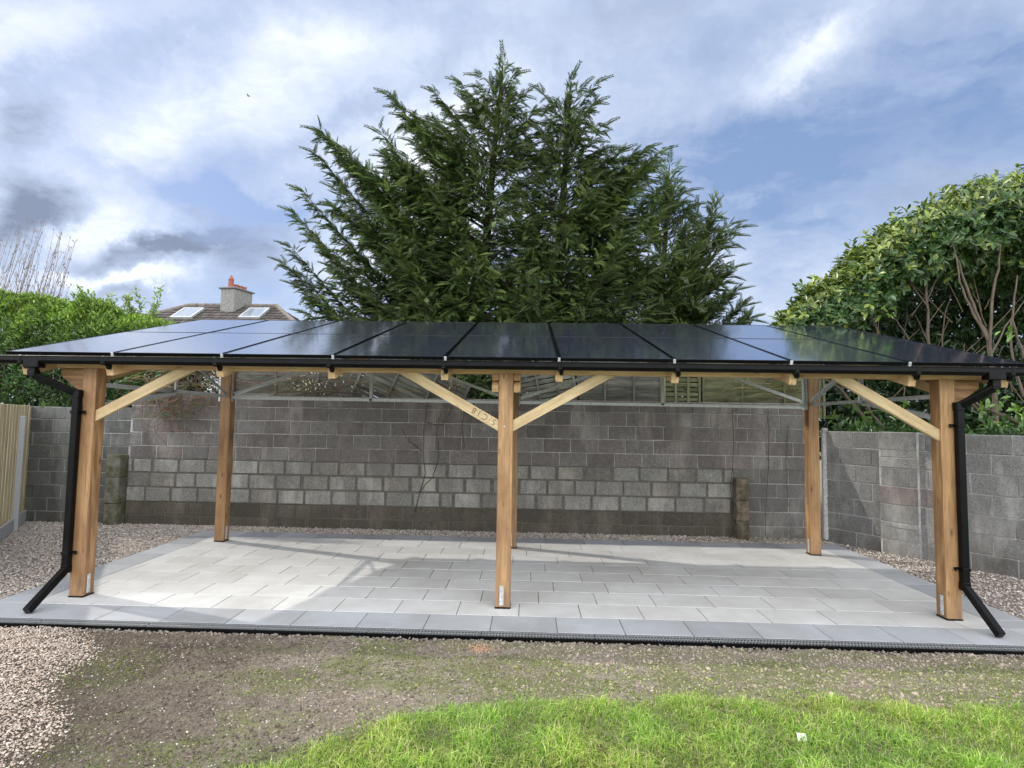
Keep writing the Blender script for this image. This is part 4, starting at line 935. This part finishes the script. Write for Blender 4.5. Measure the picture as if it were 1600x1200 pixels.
# ------------------------------------------------------------------ laurel on the right
lr = thing('laurel_tree', (6.6, 9.8, 0), 'big glossy laurel with bare lower trunks above the right-hand wall', 'tree')
pos, dirs, ups, scl, cols = [], [], [], [], []
ctr_line = [(1258, 486), (1300, 440), (1352, 398), (1400, 352), (1455, 318), (1520, 288), (1585, 268), (1660, 245), (1740, 235)]
edge_w = [gy(px, py, 9.0) for px, py in ctr_line]; ex = np.array([p.x for p in edge_w]); ez = np.array([p.z for p in edge_w])
def ltop(x): return np.interp(x, ex, ez)-.04+.22*noise2(x, x*0, 17, 4, .7)
def lbot(x): return np.interp(x, [4.0, 5.0, 5.8, 6.4, 7.2, 8.5, 10], [3.3, 3.35, 3.9, 4.4, 4.55, 4.4, 4.3])
nR = 7600; xr = RNG.uniform(4.22, 9.6, nR); tt = RNG.random(nR)
depth_ = np.interp(xr, [4.2, 5, 6.5, 9.6], [.25, .6, 1.1, 1.3]); zc_ = (ltop(xr)+lbot(xr))/2; hh_ = (ltop(xr)-lbot(xr))/2; an = RNG.uniform(-pi*.78, pi*.62, nR)
yr = 9.9-np.cos(an)*depth_-.12*noise2(xr, an, 3, 3, .8)-.1; zrr = zc_+np.sin(an)*hh_+RNG.normal(0, .05, nR)
jit = np.abs(RNG.normal(0, .16, nR))-(RNG.random(nR) < .14)*RNG.uniform(.1, .38, nR); yr += jit*np.cos(an); zrr -= jit*np.sin(an)*.7
nvec = np.column_stack([RNG.normal(-.25, .35, nR), -np.cos(an), np.sin(an)*.8+.35])
for k in range(nR):
    c0_ = np.array([xr[k], yr[k], zrr[k]]); ax_ = nvec[k]/np.linalg.norm(nvec[k]); u_ = RNG.normal(0, 1, (8, 3)); u_ -= np.outer(u_ @ ax_, ax_); u_ /= np.linalg.norm(u_, axis=1, keepdims=True)
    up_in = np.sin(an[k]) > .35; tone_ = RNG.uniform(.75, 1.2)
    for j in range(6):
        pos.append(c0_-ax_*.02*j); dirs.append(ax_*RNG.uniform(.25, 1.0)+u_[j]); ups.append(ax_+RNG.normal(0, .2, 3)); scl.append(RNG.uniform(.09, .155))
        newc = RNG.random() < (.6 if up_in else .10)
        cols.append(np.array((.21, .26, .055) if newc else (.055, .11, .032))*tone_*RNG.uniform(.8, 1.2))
# low leaves on the wall top and a leafy screen behind the trunks
nB = 34000; xb_ = RNG.uniform(5.9, 12.5, nB); zb_ = RNG.uniform(1.2, np.interp(xb_, [5.9, 7, 8], [3.9, 4.6, 5.2]), nB); yb_ = 11.5+RNG.normal(0, .35, nB)
for k in range(nB): pos.append((xb_[k], yb_[k], zb_[k])); dirs.append(RNG.normal(0, 1, 3)); ups.append(RNG.normal(0, 1, 3)); scl.append(RNG.uniform(.12, .20)); cols.append(np.array((.03, .06, .02))*RNG.uniform(.6, 1.4))
for k in range(1300):
    t = RNG.random()**1.2; q = c0+dr*(.1+t*4.5); w = RNG.uniform(-.55, -.08); p = q+nr*w
    pos.append((p.x, p.y, 1.72+abs(RNG.normal(0, .13)))); dirs.append(RNG.normal(0, 1, 3)+[-.4, -.6, .2]); ups.append(RNG.normal(0, .6, 3)+[0, 0, 1]); scl.append(RNG.uniform(.08, .14)); cols.append(np.array((.05, .105, .03))*RNG.uniform(.5, 1.6))
for (px, py) in ((1562, 625), (1590, 640), (1578, 672), (1385, 488), (1575, 518), (1592, 645), (1330, 628), (1380, 640), (1300, 655), (1355, 655), (1420, 640), (1535, 640), (1555, 660)):
    q = gy(px, py, 8.3)
    for k in range(9): pos.append(np.array(q)+RNG.normal(0, .04, 3)); dirs.append(RNG.normal(0, 1, 3)+[-.2, -.5, -.1]); ups.append(RNG.normal(0, .5, 3)+[0, -.3, 1]); scl.append(RNG.uniform(.10, .16)); cols.append(np.array((.13, .22, .05))*RNG.uniform(.7, 1.5))
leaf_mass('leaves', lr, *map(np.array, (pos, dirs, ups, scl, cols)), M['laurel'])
tb = MB(); rb = random.Random(4)
def limb(pts, r0, r1, c=(.13, .105, .085)):
    m = len(pts); P_ = [pts[0]]
    for a, b in zip(pts, pts[1:]):
        for t in (.25, .5, .75, 1): P_.append(a.lerp(b, t)+Vector((rb.uniform(-.012, .012), rb.uniform(-.012, .012), 0)))
    tb.tube(P_, [r0+(r1-r0)*i/(len(P_)-1) for i in range(len(P_))], 6, c, cap=False)
g9 = lambda x, y, Y=9.0: gy(x, y, Y)
limbs = [([(1462, 690), (1453, 600), (1451, 520), (1447, 450), (1448, 400)], .042, .02, 9.2), ([(1450, 480), (1420, 440), (1405, 410)], .016, .008, 9.2), ([(1449, 510), (1475, 470)], .014, .007, 9.2), ([(1448, 470), (1462, 440), (1470, 400)], .016, .008, 9.2),
         ([(1560, 690), (1552, 600), (1545, 530), (1530, 500), (1510, 450), (1495, 400)], .060, .018, 8.7), ([(1548, 560), (1548, 480), (1560, 420), (1565, 370)], .035, .015, 8.7), ([(1543, 530), (1520, 490), (1500, 440), (1490, 380)], .03, .012, 8.6),
         ([(1600, 560), (1580, 500), (1590, 430)], .03, .015, 8.7), ([(1545, 560), (1570, 510), (1600, 470)], .022, .01, 8.7), ([(1500, 605), (1530, 635), (1570, 650), (1600, 665)], .03, .045, 8.4), ([(1495, 612), (1540, 650), (1575, 690)], .022, .05, 8.4),
         ([(1470, 600), (1474, 500), (1486, 460)], .02, .01, 9.5), ([(1470, 640), (1490, 580), (1540, 540)], .018, .008, 9.2), ([(1420, 530), (1400, 500), (1372, 485)], .012, .006, 9.2), ([(1410, 560), (1413, 520), (1418, 480)], .015, .008, 9.8),
         ([(1380, 690), (1340, 640), (1310, 605), (1285, 590)], .05, .025, 9.9), ([(1400, 690), (1365, 650), (1330, 600)], .04, .02, 9.7), ([(1600, 620), (1583, 560), (1578, 500)], .035, .02, 8.5), ([(1500, 640), (1520, 600), (1505, 540)], .02, .01, 8.9)]
for pts, r0, r1, Y in limbs: limb([g9(x, y, Y) for x, y in pts], r0*.72, r1*.65)
for i in range(30):
    x0, y0 = rb.uniform(1370, 1640), rb.uniform(480, 660); a = rb.uniform(-1, 1); L0 = rb.uniform(30, 110)
    limb([g9(x0, y0, 9.6), g9(x0+a*L0, y0-L0*.8, 9.5)], .010, .004, (.17, .13, .10))
tb.build('trunk', M['bark'], lr)

# ------------------------------------------------------------------ dead climbers and twigs over the wall
def climber(label, stems, leaves=None, col=(.085, .065, .055)):
    q = stems[0][0]; rt = thing('dead_climber', gy(q[0], q[1], WALLY-.03), label, 'climber', 'dried climbers on the block wall'); tb_ = MB()
    for s_ in stems:
        pts = []
        for (x0, y0), (x1, y1) in zip(s_, s_[1:]):
            for t in np.linspace(0, 1, 5)[:-1]: p = gy(x0+(x1-x0)*t+R.uniform(-1.2, 1.2), y0+(y1-y0)*t, WALLY-.025); pts.append(p)
        pts.append(gy(*s_[-1], WALLY-.025)); tb_ = MB(); tb_.tube(pts, [.0075*(1-.5*i/len(pts)) for i in range(len(pts))], 4, col, cap=False); tb_.build('stem', M['bark'], rt)
    return rt
climber('thin dried stems branching up the wall left of the middle post', [[(648, 800), (656, 768), (664, 740), (661, 700), (663, 660), (668, 620)], [(656, 768), (676, 745), (686, 715), (682, 680), (690, 640)], [(661, 705), (640, 690), (628, 670)], [(663, 660), (690, 665), (706, 640)], [(725, 700), (722, 660), (730, 620)]])
climber('dark dry stem hanging down the wall left of the right rear post', [[(1200, 640), (1202, 700), (1198, 760), (1196, 838)], [(1232, 665), (1228, 720), (1232, 790)], [(1144, 640), (1146, 700), (1142, 760), (1146, 830)]])
def tangle(label, cx, cy, rx, ry, n, Y, col, cat='climber'):
    rt = thing('dry_tangle', gy(cx, cy, Y), label, cat); tb_ = MB()
    for i in range(n):
        x0, y0 = R.gauss(cx, rx*.4), R.gauss(cy, ry*.5); pts = []; a = R.uniform(-pi, pi)
        for k in range(6): pts.append(gy(x0, y0, Y+R.uniform(-.05, .05))); a += R.uniform(-.8, .8); x0 += cos(a)*rx*.16; y0 += abs(sin(a))*ry*.22*R.choice((1, 1, -.5))
        tb_.tube(pts, [.006*(1-.6*k/6) for k in range(6)], 3, tuple(c*R.uniform(.6, 1.3) for c in col), cap=False)
    tb_.build('twigs', M['bark'], rt); return rt
tangle('brown dry tangle spilling over the wall beside the left rear post', 275, 605, 75, 55, 210, 9.6, (.20, .155, .10))
tangle('grey dead twigs hanging at the wall top between the left rear post and its truss', 470, 600, 130, 30, 130, 10.05, (.20, .17, .13))
tangle('bare yellowish twigs over the fence near the right rear post', 1215, 590, 65, 26, 90, 10.0, (.26, .25, .13))
# blossoms
for (lab, cx, cy, rx, ry, nn_) in (('white blossom sprigs above the wall left of the leaning fence', 490, 598, 55, 22, 80), ('pinkish dry leaves beside the left brace of the middle post', 706, 598, 14, 20, 30)):
    rt = thing('blossom_sprig', gy(cx, cy, 9.9), lab, 'flowers'); P_ = np.array([gy(RNG.normal(cx, rx*.5), RNG.normal(cy, ry*.5), 9.9+RNG.uniform(-.1, .1)) for _ in range(nn_)])
    tb_ = MB()
    for p in P_[:25]: tb_.tube([Vector(p), Vector(p)+Vector((R.uniform(-.2, .2), .05, -.3))], .004, 3, (.14, .11, .08))
    tb_.build('stems', M['bark'], rt); pe = leaf_mass('leaves', rt, P_, RNG.normal(0, 1, (nn_, 3)), RNG.normal(0, 1, (nn_, 3)), RNG.uniform(.035, .065, nn_), np.ones((nn_, 3))*((.62, .60, .55) if rx > 20 else (.45, .28, .24)), M['leaf'])  # the white 'leaves' are blossom petals, the pinkish ones dry leaves
# leafy undergrowth seen over the wall
n = 12000; x = RNG.uniform(-7.5, 5.2, n); z = RNG.uniform(1.7, 3.2, n); y = 11.2+RNG.normal(0, .3, n)
hb = thing('undergrowth', (-1, 11.2, 0), 'dark leafy undergrowth behind the old fence panels', 'shrub')
gapm = noise2(x, z, 44, 3, .8) > -.35
leaf_mass('leaves', hb, np.column_stack([x, y, z])[gapm], rnd_unit(n)[gapm], rnd_unit(n)[gapm], RNG.uniform(.09, .16, n)[gapm], (np.array([(.05, .085, .03)])*RNG.uniform(.4, 1.5, (n, 1)))[gapm], M['leaf'])
# fallen leaves and weeds at the foot of the wall
n = 260; x = np.concatenate([RNG.uniform(3.2, 4.8, 180), RNG.uniform(-5, 3.2, 80)]); y = RNG.uniform(9.3, 9.62, n)
V_, F_ = place(LT, LTf, np.column_stack([x, y, RNG.uniform(.0, .02, n)]), rnd_unit(n)*[1, 1, .2], rnd_unit(n)*.3+[0, 0, 1], RNG.uniform(.03, .06, n))
props(bulk('fallen_leaves', V_, F_, M['leaf'], col=np.repeat(np.array([(.20, .22, .09), (.33, .31, .2), (.14, .09, .05)])[RNG.integers(0, 3, n)], 7, 0)), 'small fallen leaves at the foot of the rear wall', 'leaves', kind='stuff')
# scrap on the lawn, orange spill on the soil
p = gz(1253, 1163, .05); mb = MB(); mb.add([(p.x-.028, p.y-.015, .075), (p.x+.022, p.y-.022, .085), (p.x+.03, p.y+.02, .10), (p.x+.004, p.y+.03, .095), (p.x-.02, p.y+.02, .105), (p.x-.0, p.y+.0, .098),
      (p.x-.028, p.y-.015, .070), (p.x+.022, p.y-.022, .080), (p.x+.03, p.y+.02, .095), (p.x+.004, p.y+.03, .09), (p.x-.02, p.y+.02, .10)], [(0, 1, 5), (1, 2, 5), (2, 3, 5), (3, 4, 5), (4, 0, 5), (10, 9, 8, 7, 6), (0, 6, 7, 1), (1, 7, 8, 2), (2, 8, 9, 3), (3, 9, 10, 4), (4, 10, 6, 0)])
props(mb.build('paper_scrap', M['paper']), 'small crumpled white scrap lying on the grass', 'litter')
p = gz(752, 1012); n = 260; q = np.column_stack([RNG.normal(p.x, .07, n), RNG.normal(p.y, .05, n)]); q[:, 1] = np.minimum(q[:, 1], 4.98)
stones('sand_spill', np.column_stack([q, soil_h(q[:, 0], q[:, 1])+.004]), RNG.uniform(.004, .008, n), np.array([(.62, .38, .24)])*RNG.uniform(.7, 1.1, (n, 1)), dict(label='small orange sandy spill on the soil by the drain', cat='sand', kind='stuff'))

# ------------------------------------------------------------------ house beyond the hedge
hs = thing('house', (-15.3, 29, 0), 'grey tiled hipped roof house with chimney and two skylights beyond the hedge', 'house')
ry_ = 29.5; rl = gy(296, 478, ry_); rr2 = gy(432, 479, ry_); rz_ = (rl.z+rr2.z)/2; pit = .62; run = 4.6
ez_ = rz_-run*pit; el = rl.x-4.4; er = rr2.x+4.4; ef = ry_-run; eb = ry_+run
A_, B_ = Vector((rl.x, ry_, rz_)), Vector((rr2.x, ry_, rz_)); c_ = [Vector((el, ef, ez_)), Vector((er, ef, ez_)), Vector((er, eb, ez_)), Vector((el, eb, ez_))]
rf = MB(); rf.add([A_, B_]+c_, [(2, 3, 1, 0), (3, 4, 1), (4, 5, 0, 1), (5, 2, 0), (2, 5, 4, 3)], (.06, .05, .045)); roof = rf.build('roof', M['tile'], hs)
tl = MB(); nrow = 15
for k in range(nrow):
    t = (k+.5)/nrow
    for (p, q, a, b) in ((c_[0], c_[1], A_, B_), (c_[1], c_[2], B_, B_)):
        s0 = p.lerp(a, t); s1 = q.lerp(b, t); m_ = max(1, int((s1-s0).length/.34)); upd = (((a+b)/2)-((p+q)/2)).normalized(); nn2 = (s1-s0).normalized().cross(upd) if (s1-s0).length > .2 else Vector((0, 0, 1))
        for j in range(m_):
            u0 = s0.lerp(s1, (j+.5)/m_); tl.box(u0+nn2*.03, ((s1-s0).length/m_-.02, .40, .035), Matrix(((s1-s0).normalized(), (upd-nn2*.10).normalized(), nn2)).transposed(), .008, (lambda q_: (q_, q_*.88, q_*.82))(R.uniform(.055, .105)))
tl.build('roof_tiles', M['tile'], roof)
rd = MB()
for a, b in ((A_, B_), (c_[0], A_), (c_[1], B_)):
    nseg = int((b-a).length/.45)
    for i in range(nseg): rd.tube([a.lerp(b, i/nseg)+Vector((0, 0, .03)), a.lerp(b, (i+.94)/nseg)+Vector((0, 0, .04))], .115, 8, (.20, .18, .165))
rd.build('ridge_tiles', M['tile'], roof)
wl = MB(); wl.box(((el+er)/2, ry_, ez_/2), (er-el-.8, eb-ef-.8, ez_), None, .02); wl.build('wall', M['render'], hs)
for xw in (el+2.2, (el+er)/2-1.5, (el+er)/2+1.7, er-2.2):
    for zw in (1.5, 3.6):
        if zw+.6 < ez_: wb = MB(); wb.box((xw, ef+.39, zw), (1.3, .08, 1.1), None, .01); w_o = wb.build('window', M['white'], hs); wb = MB(); wb.box((xw, ef+.36, zw), (1.14, .06, .94), None, .005); wb.build('pane', M['skylight'], w_o)
def on_slope(px, py):   # sight line meets the front slope
    d = ray(px, py); n0 = Vector((0, -pit, 1)).normalized(); t = (A_-Vector((0, 0, HC))).dot(n0)/d.dot(n0); return Vector((0, 0, HC))+d*t
sup = Vector((0, 1, pit)).normalized(); sn = Vector((0, -pit, 1)).normalized(); rs_ = Matrix((Vector((1, 0, 0)), sup, sn)).transposed()
for (px, py) in ((294, 492), (398, 492)):
    q = on_slope(px, py); sk = MB(); w1, h1 = 1.0, 1.25
    for dx1, dy1, sx, sy in ((-w1/2, 0, .09, h1+.09), (w1/2, 0, .09, h1+.09), (0, -h1/2, w1-.09, .09), (0, h1/2, w1-.09, .09)): sk.box(q+rs_ @ Vector((dx1, dy1, .10)), (sx, sy, .12), rs_, .008)
    so_ = sk.build('skylight', M['zinc'], roof); sk = MB(); sk.box(q+rs_ @ Vector((0, 0, .12)), (w1-.09, h1-.09, .03), rs_, .003); sk.build('pane', M['skylight'], so_)
cb = on_slope(350, 489); cw = 1.35; ztop = gy(360, 452, cb.y+.3).z; cx_ = gy(352, 470, cb.y).x+.0
ch = MB(); rot_c = Matrix.Rotation(radians(38), 3, 'Z'); cl_ = .62
ch.box((cx_+.2, cb.y+.75, (ztop+cb.z-.9)/2), (.85, 1.35, ztop-cb.z+.9), Matrix.Rotation(radians(-14), 3, 'Z'), .02); chm = ch.build('chimney', M['render'], roof)
ch = MB(); ch.box((cx_+.2, cb.y+.75, ztop+.03), (1.02, 1.52, .08), Matrix.Rotation(radians(-14), 3, 'Z'), .01, (.2, .2, .2)); ch.build('chimney_cap', M['tile'], chm)
for i, t in enumerate((-.45, -.08, .22, .5)):
    q = Vector((cx_+.2, cb.y+.75, ztop+.06))+Matrix.Rotation(radians(-14), 3, 'Z') @ Vector((0, t, 0)); h_ = .42 if i == 0 else .22
    ch = MB(); ch.tube([q, q+Vector((0, 0, h_*.2)), q+Vector((0, 0, h_*.25)), q+Vector((0, 0, h_)), q+Vector((0, 0, h_+.03)), q+Vector((0, 0, h_+.3 if i == 0 else h_+.05))], [.17, .17, .14, .13, .15, .01 if i == 0 else .13], 10); ch.build('chimney_pot', M['terracotta'], chm)
# a bird high in the sky
p = gy(388, 150, 60); mb = MB(); mb.tube([p+Vector((-.16, 0, 0)), p+Vector((-.1, 0, .01)), p, p+Vector((.12, 0, .01)), p+Vector((.2, 0, 0))], [.01, .035, .045, .03, .008], 6, (.03, .03, .03))
for s_ in (-1, 1): mb.prism([p+Vector((-.06, 0, .02)), p+Vector((.06, 0, .02)), p+Vector((.03, s_*.30, .10)), p+Vector((-.02, s_*.34, .08))], None, (0, 0, .012), (.03, .03, .03))
props(mb.build('bird', M['bark'], origin=p), 'tiny dark bird flying in the clouds left of the conifers', 'bird')
SC.cycles.max_bounces = 6; SC.cycles.diffuse_bounces = 3; SC.cycles.transmission_bounces = 4
SC.render.resolution_x = 1024; SC.render.resolution_y = 768
